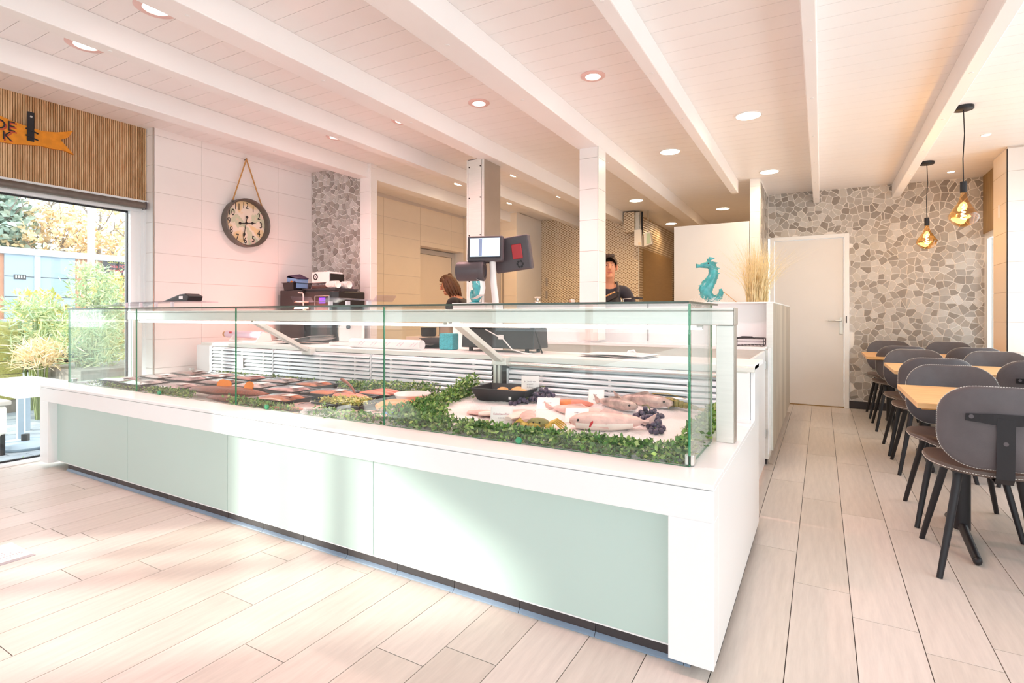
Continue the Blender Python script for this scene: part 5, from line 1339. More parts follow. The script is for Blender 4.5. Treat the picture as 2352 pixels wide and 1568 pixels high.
MB().prism([(-2.29, 2.33), (-2.20, 2.35), (-2.17, 2.16), (-2.29, 2.13)], lambda a, b, t: (a, t, b), 7.93, 8.02).build('housing', 'plastic_white', ex, bevel=0.006)
P('pale_green', 'BFD6BE', 0.4)
MB().tube([(-2.24, 7.98, 2.33), (-2.24, 7.98, 2.668)], 0.008, 8).build('hanger', 'steel_warm', ex)
MB().prism([(-2.25, 2.315), (-2.205, 2.325), (-2.185, 2.18), (-2.25, 2.165)], lambda a, b, t: (a, t, b), 7.922, 7.93).build('lens', 'pale_green', ex)

# ================================================================ people
def skin_mesh(name, nodes, edges, mat, parent, root, sub=2):
    keys = list(nodes); idx = {k: i for i, k in enumerate(keys)}
    me = bpy.data.meshes.new(name)
    me.from_pydata([nodes[k][0] for k in keys], [(idx[a], idx[b]) for a, b in edges], [])
    o = link(bpy.data.objects.new(name, me))
    sk = o.modifiers.new('skin', 'SKIN'); sk.use_smooth_shade = True; sk.branch_smoothing = 0.6
    for k in keys:
        r = nodes[k][1]; r = r if isinstance(r, tuple) else (r, r)
        me.skin_vertices[0].data[idx[k]].radius = r
        me.skin_vertices[0].data[idx[k]].use_root = (k == root)
    s = o.modifiers.new('sub', 'SUBSURF'); s.levels = sub; s.render_levels = sub
    me.materials.append(MATS[mat]); o.parent = parent
    return o
def person(label, loc, rz, H, lean, head_pitch, hair, shirt, apron, arms):
    t = thing('person', label, 'person', loc, None, rz)
    k = H / 1.75
    def L(p, zl=0.95):                                              # lean the upper body forward (+y is the facing direction)
        x, y, z = p
        if z > zl:
            d = z - zl; return (x * k, (y * 1 + d * math.sin(lean)) * k, (zl + d * math.cos(lean)) * k)
        return (x * k, y * k, z * k)
    N = {}
    def add(n, p, r): N[n] = (L(p), tuple(q * k for q in r) if isinstance(r, tuple) else r * k)
    add('pelvis', (0, 0, 0.95), (0.15, 0.11)); add('waist', (0, 0, 1.08), (0.135, 0.10)); add('chest', (0, 0.0, 1.28), (0.155, 0.115))
    add('collar', (0, -0.01, 1.42), (0.09, 0.075)); add('neck', (0, 0.0, 1.49), 0.052); add('head0', (0, 0.015, 1.56), (0.062, 0.075)); 
    add('head1', (0, 0.02, 1.64), (0.074, 0.092)); add('head2', (0, 0.015, 1.71), (0.060, 0.075))
    E_ = [('pelvis', 'waist'), ('waist', 'chest'), ('chest', 'collar'), ('collar', 'neck'), ('neck', 'head0'), ('head0', 'head1'), ('head1', 'head2')]
    for s, n in ((-1, 'l'), (1, 'r')):
        add('sh' + n, (s * 0.175, -0.01, 1.385), 0.058)
        el, wr = arms[n]
        add('el' + n, el, 0.040); add('wr' + n, wr, 0.028)
        d = (Vector(wr) - Vector(el)).normalized(); side = d.cross(Vector((0, 0, 1))); side = side.normalized() if side.length > 0.1 else Vector((1, 0, 0))
        pm_ = Vector(wr) + d * 0.05; add('pa' + n, pm_, (0.034, 0.018))
        E_ += [('collar', 'sh' + n), ('sh' + n, 'el' + n), ('el' + n, 'wr' + n), ('wr' + n, 'pa' + n)]
        for q, (off, ln) in enumerate(((-0.028, 0.07), (-0.009, 0.08), (0.010, 0.075), (0.028, 0.06))):
            a = pm_ + side * off * 1.0 + d * 0.03; b = a + d * ln * 0.55 + Vector((0, 0, -0.008)); c = b + d * ln * 0.4 + Vector((0, 0, -0.022))
            add('f%d%s' % (q, n), a, 0.0105); add('g%d%s' % (q, n), b, 0.009); add('h%d%s' % (q, n), c, 0.0075)
            E_ += [('pa' + n, 'f%d%s' % (q, n)), ('f%d%s' % (q, n), 'g%d%s' % (q, n)), ('g%d%s' % (q, n), 'h%d%s' % (q, n))]
        a = Vector(wr) + d * 0.03 - side * 0.034 * (1 if s > 0 else -1); b = a + d * 0.045 - side * 0.012 * s
        add('t0' + n, a, 0.011); add('t1' + n, b, 0.009); E_ += [('wr' + n, 't0' + n), ('t0' + n, 't1' + n)]
        add('hip' + n, (s * 0.09, 0, 0.88), 0.085); add('kn' + n, (s * 0.10, 0.02, 0.50), 0.055); add('an' + n, (s * 0.105, -0.01, 0.09), 0.038); add('to' + n, (s * 0.115, 0.15, 0.035), (0.04, 0.03))
        E_ += [('pelvis', 'hip' + n), ('hip' + n, 'kn' + n), ('kn' + n, 'an' + n), ('an' + n, 'to' + n)]
    skin_mesh('body', N, E_, 'skin', t, 'pelvis')
    # clothes: a little larger than the body
    S = {}
    for q in ('pelvis', 'waist', 'chest', 'collar'): r = N[q][1]; S[q] = (N[q][0], (r[0] + 0.016, r[1] + 0.016))
    SE = [('pelvis', 'waist'), ('waist', 'chest'), ('chest', 'collar')]
    for n in 'lr':
        S['sh' + n] = (N['sh' + n][0], N['sh' + n][1] + 0.016); S['el' + n] = (N['el' + n][0], N['el' + n][1] + 0.014)
        p = Vector(N['el' + n][0]).lerp(Vector(N['wr' + n][0]), 0.45); S['cu' + n] = (tuple(p), 0.046 * k)
        SE += [('collar', 'sh' + n), ('sh' + n, 'el' + n), ('el' + n, 'cu' + n)]
    skin_mesh('shirt', S, SE, shirt, t, 'pelvis')
    T = {'pelvis': (N['pelvis'][0], (0.165 * k, 0.125 * k))}; TE = []
    for n in 'lr':
        for q in ('hip', 'kn', 'an'): T[q + n] = (N[q + n][0], N[q + n][1] + 0.014)
        TE += [('pelvis', 'hip' + n), ('hip' + n, 'kn' + n), ('kn' + n, 'an' + n)]
    skin_mesh('trousers', T, TE, 'trouser_dark', t, 'pelvis')
    for n in 'lr':
        a, b = Vector(N['an' + n][0]), Vector(N['to' + n][0])
        MB().loft([((a.x, a.y - 0.06, 0.045), (0.035, 0, 0), (0, 0, 0.043)), ((a.x, a.y + 0.02, 0.048), (0.042, 0, 0), (0, 0, 0.047)), ((b.x, b.y - 0.03, 0.036), (0.046, 0, 0), (0, 0, 0.034)), ((b.x, b.y + 0.05, 0.026), (0.034, 0, 0), (0, 0, 0.024))], 12).build('shoe', 'black_plastic', t, local=True, smooth=True)
    # face and hair in head space
    hc = Vector(N['head1'][0]); Rp = Matrix.Rotation(-(lean + head_pitch) if False else -lean, 3, 'X')
    def hp(x, y, z): return hc + Rp @ (Vector((x, y, z)) * k)
    MB().loft([(hp(0, 0.085, 0.028), Rp @ Vector((0.010, 0, 0)), Rp @ Vector((0, 0.010, 0.004))), (hp(0, 0.100, 0.000), Rp @ Vector((0.012, 0, 0)), Rp @ Vector((0, 0.013, 0.004))), (hp(0, 0.110, -0.020), Rp @ Vector((0.017, 0, 0)), Rp @ Vector((0, 0.016, 0.006))), (hp(0, 0.092, -0.030), Rp @ Vector((0.015, 0, 0)), Rp @ Vector((0, 0.012, 0.004)))], 10).build('nose', 'skin', t, local=True, smooth=True)
    for s in (-1, 1):
        MB().ball(hp(s * 0.031, 0.081, 0.020), (0.0115, 0.009, 0.0058), 12, 8).build('eye', 'eye_white', t, local=True, smooth=True)
        MB().ball(hp(s * 0.031, 0.0885, 0.019), (0.0058, 0.0045, 0.0056), 10, 6).build('iris', 'ink', t, local=True, smooth=True)
        MB().tube([hp(s * 0.014, 0.090, 0.037), hp(s * 0.032, 0.089, 0.042), hp(s * 0.050, 0.074, 0.036)], [0.003, 0.004, 0.002], 6).build('eyebrow', hair[1], t, local=True, smooth=True)
        MB().ball(hp(s * 0.078, 0.0, 0.0), (0.010, 0.020, 0.032), 10, 8).build('ear', 'skin', t, local=True, smooth=True)
    MB().tube([hp(-0.024, 0.084, -0.052), hp(0, 0.094, -0.050), hp(0.024, 0.084, -0.052)], [0.003, 0.0062, 0.003], 8).build('mouth', 'lip', t, local=True, smooth=True)
    MB().ball(hp(0, 0.062, -0.088), (0.034, 0.030, 0.026), 12, 8).build('chin', 'skin', t, local=True, smooth=True)
    hm = MB(); rnd = random.Random(5)
    n_, m_ = 28, 14
    rows = []
    for i in range(m_ + 1):
        th = (PI * (0.62 if hair[0] == 'short' else 0.60)) * i / m_
        for j in range(n_):
            a = 2 * PI * j / n_
            front = max(0.0, math.sin(a))                           # shorter over the forehead
            tt = th * (1 - (0.62 if hair[0] == 'short' else 0.50) * front ** (1.5 if hair[0] == 'short' else 0.8))
            r = 1 + rnd.uniform(-0.02, 0.05) * (1.6 if hair[0] == 'short' and i < 5 else 0.7)
            hm.v.append(tuple(hp(0.083 * r * math.sin(tt) * math.cos(a), -0.004 + 0.104 * r * math.sin(tt) * math.sin(a), 0.030 + 0.096 * r * math.cos(tt))))
    for i in range(m_):
        for j in range(n_):
            a = i * n_ + j; b = i * n_ + (j + 1) % n_; hm.f.append((a, a + n_, b + n_, b)); hm.mi.append(0)
    hm.build('hair', hair[1], t, local=True, smooth=True)
    if hair[0] == 'long':
        for j in range(11):
            a = PI * (1.0 + j / 10.0) - 0.0
            p0 = hp(0.080 * math.cos(a), 0.090 * math.sin(a), 0.04)
            pts = [p0, hp(0.092 * math.cos(a), 0.105 * math.sin(a), -0.04), hp(0.088 * math.cos(a), 0.112 * math.sin(a), -0.11), hp(0.070 * math.cos(a), 0.11 * math.sin(a), -0.17 - 0.02 * (j % 3))]
            MB().tube(pts, [0.022, 0.024, 0.020, 0.006], 8).build('hair_lock', hair[1], t, local=True, smooth=True)
        for s in (-1, 1):
            MB().tube([hp(s * 0.060, 0.02, 0.085), hp(s * 0.088, -0.005, 0.02), hp(s * 0.092, -0.025, -0.06), hp(s * 0.084, -0.035, -0.13)], [0.02, 0.022, 0.018, 0.005], 8).build('hair_lock', hair[1], t, local=True, smooth=True)
        MB().ball(hp(0, -0.07, 0.095), (0.030, 0.028, 0.022), 10, 8).build('hair_knot', hair[1], t, local=True, smooth=True)
    else:
        for j in range(16):
            a = 2 * PI * j / 16; q = 0.045
            p0 = hp(q * math.cos(a), 0.03 + q * math.sin(a), 0.115); MB().tube([p0, p0 + Rp @ Vector((rnd.uniform(-.012, .012), 0.012, 0.018))], [0.014, 0.003], 6).build('hair_tuft', hair[1], t, local=True, smooth=True)
    if apron:
        m = MB(); rows = ((1.34, 0.085, 0.148), (1.25, 0.115, 0.152), (1.10, 0.15, 0.135), (0.98, 0.19, 0.142), (0.75, 0.21, 0.14), (0.5, 0.22, 0.13))
        for z, wx, y in rows:
            for i in range(7):
                u = i / 6 * 2 - 1; m.v.append(L((wx * u, y - 0.05 * u * u, z)))
        for j in range(len(rows) - 1):
            for i in range(6):
                a = j * 7 + i; m.f.append((a, a + 1, a + 8, a + 7)); m.mi.append(0)
        m.build('apron', apron, t, local=True, smooth=True)
        for s in (-1, 1): MB().tube([L((s * 0.08, 0.145, 1.34)), L((s * 0.088, 0.115, 1.42)), L((s * 0.075, 0.04, 1.485)), L((s * 0.045, -0.07, 1.47))], 0.011, 8).build('apron_strap', apron, t, local=True, smooth=True)
    return t
man = person('short-haired man in dark sweater and grey apron standing behind the tiled column', (-1.865, 5.22, 0.0), math.radians(180 + 22), 1.70, 0.06, 0.05, ('short', 'hair_dark'), 'shirt_navy', 'apron_grey',
             {'l': (-0.27, 0.06, 1.14), 'r': (0.33, 0.10, 1.17)} and {'l': ((-0.26, 0.06, 1.13), (-0.12, 0.27, 1.16)), 'r': ((0.30, 0.10, 1.18), (0.40, 0.30, 1.24))})
wm = person('woman with brown tied hair in a black top bending down over the kitchen bench', (-3.42, 5.02, 0.0), math.radians(90 + 10), 1.62, 0.42, 0.3, ('long', 'hair_brown'), 'shirt_black', None,
            {'l': ((-0.23, 0.10, 1.12), (-0.14, 0.30, 0.98)), 'r': ((0.23, 0.10, 1.12), (0.14, 0.30, 0.98))})
fd = thing('food_tray', 'black tray of golden fried food held by the man in the apron', 'tray', (-1.80, 4.98, 1.24), None, 0.4)
m = tray_mesh(MB(), 0.13, 0.09, 0.04).build('tray', 'black_plastic', fd, local=True)
for k in range(7): MB().tube([(-0.09 + 0.03 * k, -0.05, 0.04), (-0.08 + 0.03 * k, 0.05, 0.055)], 0.014, 8).build('fried_piece', 'pasta_tan', fd, local=True, smooth=True)
fd.rotation_euler = (0.0, -0.45, 0.2)
pcd = MB().obox((-1.842, 4.86, 1.475), (0.075, 0.002, 0.06), Matrix.Rotation(0.35, 3, 'Z')).build('wall_note', 'paper'); tag(pcd, 'small blank white note sticking out beside the tiled column at mouth height', 'note')

# ================================================================ dining corner: tables and chairs
def rr_outline(w, h, r, n=6, r2=None):
    r2 = r if r2 is None else r2
    P_ = []
    for cx, cy, a0, q in ((w / 2 - r, h / 2 - r, 0, r), (-w / 2 + r, h / 2 - r, 90, r), (-w / 2 + r2, -h / 2 + r2, 180, r2), (w / 2 - r2, -h / 2 + r2, 270, r2)):
        for k in range(n + 1):
            a = math.radians(a0 + 90 * k / n); P_.append((cx + q * math.cos(a), cy + q * math.sin(a)))
    return P_
def shell(outline, fn, th, mb=None, inner=0.93):
    """cushion: rounded outline swept through fn(a, b) surface with rolled edge"""
    m = mb or MB(); n = len(outline); rings = []
    for f, t in ((0.0, 0.5), (0.5, 0.5), (inner, 0.5), (0.985, 0.34), (1.0, 0.0), (0.985, -0.34), (inner, -0.5), (0.5, -0.5), (0.0, -0.5)):
        rings.append([fn(a * f, b * f, t * th) for a, b in outline])
    V = [p for r in rings for p in r]; F = []
    for k in range(len(rings) - 1):
        for i in range(n):
            a, b = k * n + i, k * n + (i + 1) % n; F.append((a, b, b + n, a + n))
    return m.add(V, F)
def make_chair():
    t = thing('dining_chair', '', 'chair', (0, 0, 0), 'dining chairs at the oak tables')
    so = rr_outline(0.455, 0.44, 0.16, 6, 0.19)
    def seat_fn(a, b, z): return Vector((a, b + 0.015, 0.458 + z + 0.030 * (a / 0.225) ** 2 * 0.6 - 0.012 * math.cos(b * 5) - (0.02 if b > 0.17 else 0) * ((b - 0.17) / 0.05 if b > 0.17 else 0)))
    shell(so, seat_fn, 0.030).build('seat', 'leather_brown', t, local=True, smooth=True)
    def ring(fn, outline, off):
        pts = [fn(a * 1.004, b * 1.004, off) for a, b in outline]; return pts + [pts[0]]
    def stitches(fn, outline, off, name, parent):
        pts = ring(fn, outline, off); m = MB()
        for i in range(len(pts) - 1):
            p, q = Vector(pts[i]), Vector(pts[i + 1]); L = (q - p).length; n = max(1, int(L / 0.0085))
            for k in range(n):
                a = p.lerp(q, (k + 0.12) / n); b = p.lerp(q, (k + 0.78) / n)
                c = (a + b) / 2; d = (b - a)
                m.tube([a, b], 0.0017, 4, cap=False)
        m.build(name, 'stitch', parent, local=True)
    stitches(seat_fn, so, -0.004, 'seat_stitching', t)
    bo = rr_outline(0.425, 0.345, 0.125, 7, 0.135)
    def back_fn(a, b, z):                                           # a: along x, b: up the back, z: thickness (towards the sitter +)
        cz = 0.652 + b; y = -0.222 - 0.085 * (b + 0.17) - 0.0 + 0.085 * (a / 0.2125) ** 2 * 0.62
        return Vector((a, y + z, cz))
    shell(bo, back_fn, 0.030).build('backrest', 'leather', t, local=True, smooth=True)
    stitches(back_fn, bo, 0.0, 'back_stitching', t)
    # T-shaped steel bracket behind the back
    def bk(a, b, t_): p = back_fn(a, b, 0); return (a, p.y - 0.017 - t_ - (0.0 if abs(a) < 0.05 else -0.0), 0.652 + b)
    m = MB()
    xs = [-0.125, -0.08, -0.04, 0.04, 0.08, 0.125]; hs = [0.017, 0.020, 0.026, 0.026, 0.020, 0.017]
    for i in range(5):
        V = []
        for (a, h) in ((xs[i], hs[i]), (xs[i + 1], hs[i + 1])):
            V += [bk(a, 0.045 - h, 0.0), bk(a, 0.045 - h, 0.005), bk(a, 0.045 + h * 0.75, 0.005), bk(a, 0.045 + h * 0.75, 0.0)]
        m.add(V, [(0, 1, 5, 4), (1, 2, 6, 5), (2, 3, 7, 6), (3, 0, 4, 7), (0, 3, 2, 1), (4, 5, 6, 7)])
    m.add([bk(-0.029, 0.045, 0), bk(0.029, 0.045, 0), bk(0.029, 0.045, 0.005), bk(-0.029, 0.045, 0.005), (-0.029, -0.243, 0.455), (0.029, -0.243, 0.455), (0.029, -0.248, 0.450), (-0.029, -0.248, 0.450),
           (-0.029, -0.225, 0.432), (0.029, -0.225, 0.432), (0.029, -0.225, 0.426), (-0.029, -0.225, 0.426), (-0.029, -0.06, 0.436), (0.029, -0.06, 0.436), (0.029, -0.06, 0.430), (-0.029, -0.06, 0.430)],
          [(0, 1, 5, 4), (1, 2, 6, 5), (2, 3, 7, 6), (3, 0, 4, 7), (4, 5, 9, 8), (5, 6, 10, 9), (6, 7, 11, 10), (7, 4, 8, 11), (8, 9, 13, 12), (9, 10, 14, 13), (10, 11, 15, 14), (11, 8, 12, 15), (0, 3, 2, 1), (12, 13, 14, 15)])
    br = m.build('back_bracket', 'black_metal', t, local=True)
    sc_ = MB()
    for a, b in ((-0.108, 0.047), (0.108, 0.047), (0.0, -0.055)):
        p = bk(a, b, 0.005); sc_.lathe([(0.0085, -0.003), (0.0085, 0.0), (0.005, 0.0005)], p, n=12, axis='Y')
    sc_.build('screw', 'grey_plastic', br, local=True)
    for sx in (-1, 1):
        for sy in (-1, 1):
            MB().tube([(sx * 0.125, sy * 0.125 + 0.01, 0.442), (sx * 0.168, sy * 0.183, 0.22), (sx * 0.21, sy * 0.235, 0.0)], [0.0165, 0.0145, 0.0115], 12).build('leg', 'black_metal', t, local=True, smooth=True)
    MB().box(-0.15, 0.15, -0.14, 0.15, 0.432, 0.442).build('seat_frame', 'black_metal', t, local=True)
    return t
proto = make_chair()
CH = [(0.645, 3.13, 0, 'nearest dark chair with its back to the viewer at the front oak table'),
      (0.645, 3.755, PI, 'far-side chair of the front oak table, left seat'),
      (0.68, 4.84, 0, 'chair on the near side of the middle oak table, left seat'),
      (0.675, 5.42, PI, 'chair on the far side of the middle oak table, left seat'),
      (0.665, 6.445, 0, 'chair on the near side of the rear oak table, left seat'),
      (0.66, 7.18, PI, 'far-side chair of the rear oak table at the mosaic wall, left seat'),
      (1.20, 3.755, PI, 'chair on the far side of the front oak table, right seat'),
      (1.205, 4.84, 0, 'near-side chair of the middle oak table, right seat cut by the picture edge'),
      (1.20, 5.42, PI, 'bluish-lit chair on the far side of the middle oak table, right seat'),
      (1.19, 6.445, 0, 'chair on the near side of the rear oak table, right seat'),
      (1.19, 7.18, PI, 'far-side chair of the rear oak table at the mosaic wall, right seat')]
for k, (x, y, rz, lab) in enumerate(CH):
    o = proto if k == 0 else copy_tree(proto)
    o.location = (x, y, 0); o.rotation_euler = (0, 0, rz); o['label'] = lab
def make_table():
    t = thing('dining_table', '', 'table', (0, 0, 0), 'oak dining tables')
    MB().box(0, 1.2, 0, 0.75, 0.691, 0.716).build('table_top', 'table_oak', t, local=True, bevel=0.002)
    MB().box(0.02, 1.18, 0.02, 0.73, 0.684, 0.691).build('edge_lining', 'rope', t, local=True)
    for x in (0.225, 0.975):
        c = MB().tube([(x, 0.375, 0.055), (x, 0.375, 0.684)], 0.036, 20).build('column', 'black_metal', t, local=True, smooth=True)
        for s in (-1, 1):
            MB().tube([(x, 0.375 + s * 0.02, 0.075), (x, 0.375 + s * 0.17, 0.045), (x, 0.375 + s * 0.315, 0.02)], [0.021, 0.019, 0.018], 12).ball((x, 0.375 + s * 0.318, 0.018), 0.018, 10, 6).build('foot', 'black_metal', t, local=True, smooth=True)
        MB().box(x - 0.12, x + 0.12, 0.2, 0.55, 0.678, 0.684).build('top_plate', 'black_metal', t, local=True)
    return t
tp_ = make_table()
for k, (x, y, lab) in enumerate(((0.38, 3.07, 'front oak table with black pedestals nearest the viewer'), (0.455, 4.74, 'middle oak table between the other two tables'), (0.375, 6.20, 'rear oak table nearest the mosaic wall'))):
    o = tp_ if k == 0 else copy_tree(tp_)
    o.location = (x, y, 0); o['label'] = lab

# pendants
def pendant(lab, x, y, zs, zb):
    zt = zc(x, y)
    t = thing('pendant_lamp', lab, 'lamp', (x, y, zt), 'amber pendant lamps')
    MB().lathe([(0.060, zt - 0.024), (0.062, zt - 0.022), (0.062, zt + 0.001), (0.05, zt + 0.001)], (x, y, 0), n=28).build('canopy', 'black_metal', t, smooth=True)
    MB().tube([(x, y, zt - 0.02), (x + 0.006, y, zt - 0.2), (x - 0.003, y, zt - 0.38), (x, y, zs)], 0.0035, 8).build('cord', 'ink', t, smooth=True)
    MB().tube([(x, y, zs), (x, y, zs - 0.078)], 0.021, 16).build('socket', 'black_metal', t, smooth=True)
    z0 = zs - 0.07; h = z0 - zb
    prof = [(0.017, 0), (0.018, 0.06), (0.022, 0.16), (0.033, 0.30), (0.052, 0.44), (0.074, 0.57), (0.088, 0.66), (0.086, 0.74), (0.070, 0.86), (0.048, 0.95), (0.02, 0.995), (0.003, 1.0)]
    m = MB(); n = 28; base = 0
    for r, u in prof:
        for k in range(n):
            a = 2 * PI * k / n; q = r * (1 + (0.09 * math.sin(3 * a + 9 * u) + 0.05 * math.sin(5 * a - 6 * u)) * min(1, max(0, (u - 0.25) * 3)) * (1 if u < 0.98 else 0))
            m.v.append((x + q * math.cos(a), y + q * math.sin(a), z0 - h * u))
    for i in range(len(prof) - 1):
        for k in range(n):
            a = i * n + k; b = i * n + (k + 1) % n; m.f.append((a, a + n, b + n, b)); m.mi.append(0)
    m.build('bulb', 'amber_glass', t, smooth=True)
    sp = []
    for k in range(36):
        a = k * 0.75; u = k / 35; sp.append((x + 0.012 * math.sin(a) * (0.4 + u), y + 0.012 * math.cos(a) * (0.4 + u), z0 - h * (0.36 + 0.42 * u)))
    MB().tube(sp, 0.0032, 6).build('filament', 'filament', t, smooth=True)
    ld = bpy.data.lights.new('pendant_light', 'POINT'); ld.energy = 7 * LAMP_GAIN; ld.color = (1, 0.66, 0.32); ld.shadow_soft_size = 0.05
    lo = link(bpy.data.objects.new('pendant_light', ld)); lo.location = (x, y, z0 - h * 0.55)
pendant('nearer and larger amber glass pendant bulb on a black cord', 0.902, 5.076, 2.092, 1.762)
pendant('farther amber glass pendant bulb before the mosaic wall', 0.905, 6.681, 2.077, 1.767)

# recessed ceiling lights
DL = [(-3.045, 1.533, 'front row over the floor, second from the window', 'lamp_pink', 0.072, 1), (-3.854, 1.544, 'front row over the floor, nearest the window', 'lamp_pink', 0.072, 1),
      (-3.835, 3.454, 'second row, nearest the clock wall', 'lamp_pink', 0.057, 1), (-3.012, 3.412, 'second row, second from the clock wall', 'lamp_pink', 0.057, 1), (-2.231, 3.389, 'second row, third from the clock wall', 'lamp_pink', 0.057, 1), (-1.307, 3.35, 'second row, rightmost', 'lamp_pink', 0.057, 1),
      (-0.494, 4.561, 'over the aisle, nearer one', 'lamp_warm', 0.088, 2), (-1.257, 5.228, 'kitchen, right of the tiled column', 'lamp_warm', 0.088, 2), (-0.487, 6.408, 'over the aisle, before the tile pillar', 'lamp_warm', 0.088, 2), (-1.243, 8.303, 'kitchen, far right over the cupboard', 'lamp_warm', 0.088, 2),
      (-2.197, 7.235, 'kitchen, before the metal duct', 'lamp_warm', 0.088, 2), (-2.981, 6.569, 'kitchen, between the two columns, farther one', 'lamp_warm', 0.088, 2), (-2.987, 5.345, 'kitchen, right of the steel column, nearer one', 'lamp_warm', 0.088, 2), (-3.804, 6.655, 'kitchen, right of the steel column, by the left beam', 'lamp_warm', 0.088, 2), (-3.812, 5.405, 'kitchen, left of the steel column', 'lamp_warm', 0.088, 2),
      (-2.215, 9.274, 'kitchen, farthest, above the gold panel', 'lamp_warm', 0.088, 2), (-2.23, 1.54, 'front row over the floor, third from the window', 'lamp_pink', 0.072, 1), (-1.31, 1.54, 'front row over the floor, before the counter corner', 'lamp_pink', 0.072, 1), (-0.45, 1.54, 'front row over the floor, at the aisle', 'lamp_pink', 0.072, 1), (0.36, 1.54, 'front row over the floor, rightmost', 'lamp_pink', 0.072, 1), (1.199, 5.913, 'dining corner, by the near pendant', 'lamp_white', 0.03, 3), (1.179, 7.213, 'dining corner, before the mosaic wall', 'lamp_white', 0.03, 3)]
for x, y, lab, mat, r, kind in DL:
    z = zc(x, y)
    t = thing('downlight', 'recessed round ceiling light, ' + lab, 'downlight', (x, y, z), 'recessed ceiling lights')
    R2 = Matrix.Identity(3)
    if kind == 1:
        MB().lathe([(r * 0.80, z - 0.001), (r * 0.86, z - 0.009), (r * 1.30, z - 0.009), (r * 1.42, z - 0.004), (r * 1.42, z + 0.001), (r * 0.80, z + 0.001)], (x, y, 0), n=32).build('trim_ring', 'trim_pink' if 'trim_pink' in MATS else 'plastic_white', t, smooth=True)
        MB().lathe([(r * 0.86, z - 0.0005), (r * 0.80, z - 0.004), (r * 0.02, z - 0.004)], (x, y, 0), n=32).build('lamp_disc', mat, t, smooth=True)
    else:
        MB().lathe([(r * 1.0, z - 0.001), (r * 1.02, z - 0.006), (r * 1.13, z - 0.005), (r * 1.15, z + 0.001)], (x, y, 0), n=36).build('trim_ring', 'plastic_white', t, smooth=True)
        MB().lathe([(r * 1.0, z - 0.0005), (r * 0.99, z - 0.0045), (r * 0.02, z - 0.0045)], (x, y, 0), n=36).build('lamp_disc', mat, t, smooth=True)
    e, c, ang = {1: (26 if y < 2 and x > -2.5 else 56, (1.0, 0.55, 0.52), 150 if y > 3 else 115), 2: (24, (1.0, 0.66, 0.33), 165), 3: (8, (1.0, 0.84, 0.68), 130)}[kind]
    ld = bpy.data.lights.new('downlight_lamp', 'SPOT'); ld.energy = e * LAMP_GAIN; ld.color = c; ld.spot_size = math.radians(ang); ld.spot_blend = 0.9; ld.shadow_soft_size = 0.05
    lo = link(bpy.data.objects.new('downlight_lamp', ld)); lo.location = (x, y, z - 0.03)
sd = MB().lathe([(0.006, 0), (0.006, 0.004)], (-2.62, 2.2, zc(-2.62, 2.2) - 0.004), n=10).build('ceiling_hook', 'ink'); tag(sd, 'tiny dark hook in the ceiling boards', 'hook')

# clock on a rope
XW = -5.091
ck = thing('wall_clock', 'round wall clock with a map face hanging on a rope loop', 'clock', (XW, 3.401, 2.045))
cy, cz, Rr = 3.401, 2.045, 0.243
MB().lathe([(Rr * 0.90, 0.012), (Rr * 0.93, 0.075), (Rr * 0.97, 0.084), (Rr, 0.080), (Rr, 0.0), (0.02, 0.0)], (XW + 0.002, cy, cz), n=56, axis='X').build('rim', 'rim_grey', ck, smooth=True)
MB().lathe([(Rr * 0.925, 0.0), (Rr * 0.925, 0.014), (0.01, 0.015)], (XW + 0.004, cy, cz), n=56, axis='X').build('dial', 'clock_map', ck)
for k in range(1, 13):
    a = PI / 2 - k * PI / 6
    y, z = cy + 0.174 * math.cos(a), cz + 0.176 * math.sin(a)
    ta = -0.0
    M = frame((XW + 0.0205, y, z), (0, 1, 0), (0, 0, 1)) @ Matrix.Scale(0.78, 4, (1, 0, 0))
    text('numeral', str(k), 0.092, M, 'ink', ck, extrude=0.0006)
def hand(ang, L, tail, w, name, off):
    d = Vector((0, math.cos(ang), math.sin(ang))); s = Vector((0, -d.z, d.y)); c = Vector((XW + off, cy, cz))
    pts = [(-tail, w * .5), (L * 0.52, w * .5), (L * 0.60, w * 1.9), (L * 0.70, w * 1.5), (L * 0.78, w * 0.5), (L, 0.001)]
    poly = [(a, b) for a, b in pts] + [(a, -b) for a, b in pts[::-1]]
    MB().prism(poly, lambda a, b, t: tuple(c + d * a + s * b + Vector((t, 0, 0))), 0.0, 0.003).lathe([(0.013, 0.0), (0.013, 0.004)], tuple(c - d * tail), n=14, axis='X').build(name, 'ink', ck)
hand(math.radians(8), 0.115, 0.062, 0.007, 'hour_hand', 0.026)
hand(math.radians(-100), 0.185, 0.062, 0.006, 'minute_hand', 0.031)
MB().lathe([(0.012, 0), (0.012, 0.006)], (XW + 0.034, cy, cz), n=14, axis='X').build('hub', 'ink', ck)
nl = (XW + 0.03, 3.405, 2.695)
ra, rb = (XW + 0.05, 3.245, 2.242), (XW + 0.05, 3.577, 2.212)
for p in (ra, rb):
    MB().ball(p, 0.012, 10, 8).build('ring', 'rim_grey', ck, smooth=True)
MB().tube([ra, nl], 0.0068, 8).tube([nl, rb], 0.0068, 8).ball(nl, 0.010, 8, 6).build('rope', 'rope', ck, smooth=True)
MB().tube([(XW, 3.405, 2.69), (XW + 0.04, 3.405, 2.695)], 0.004, 6).build('nail', 'ink', ck)

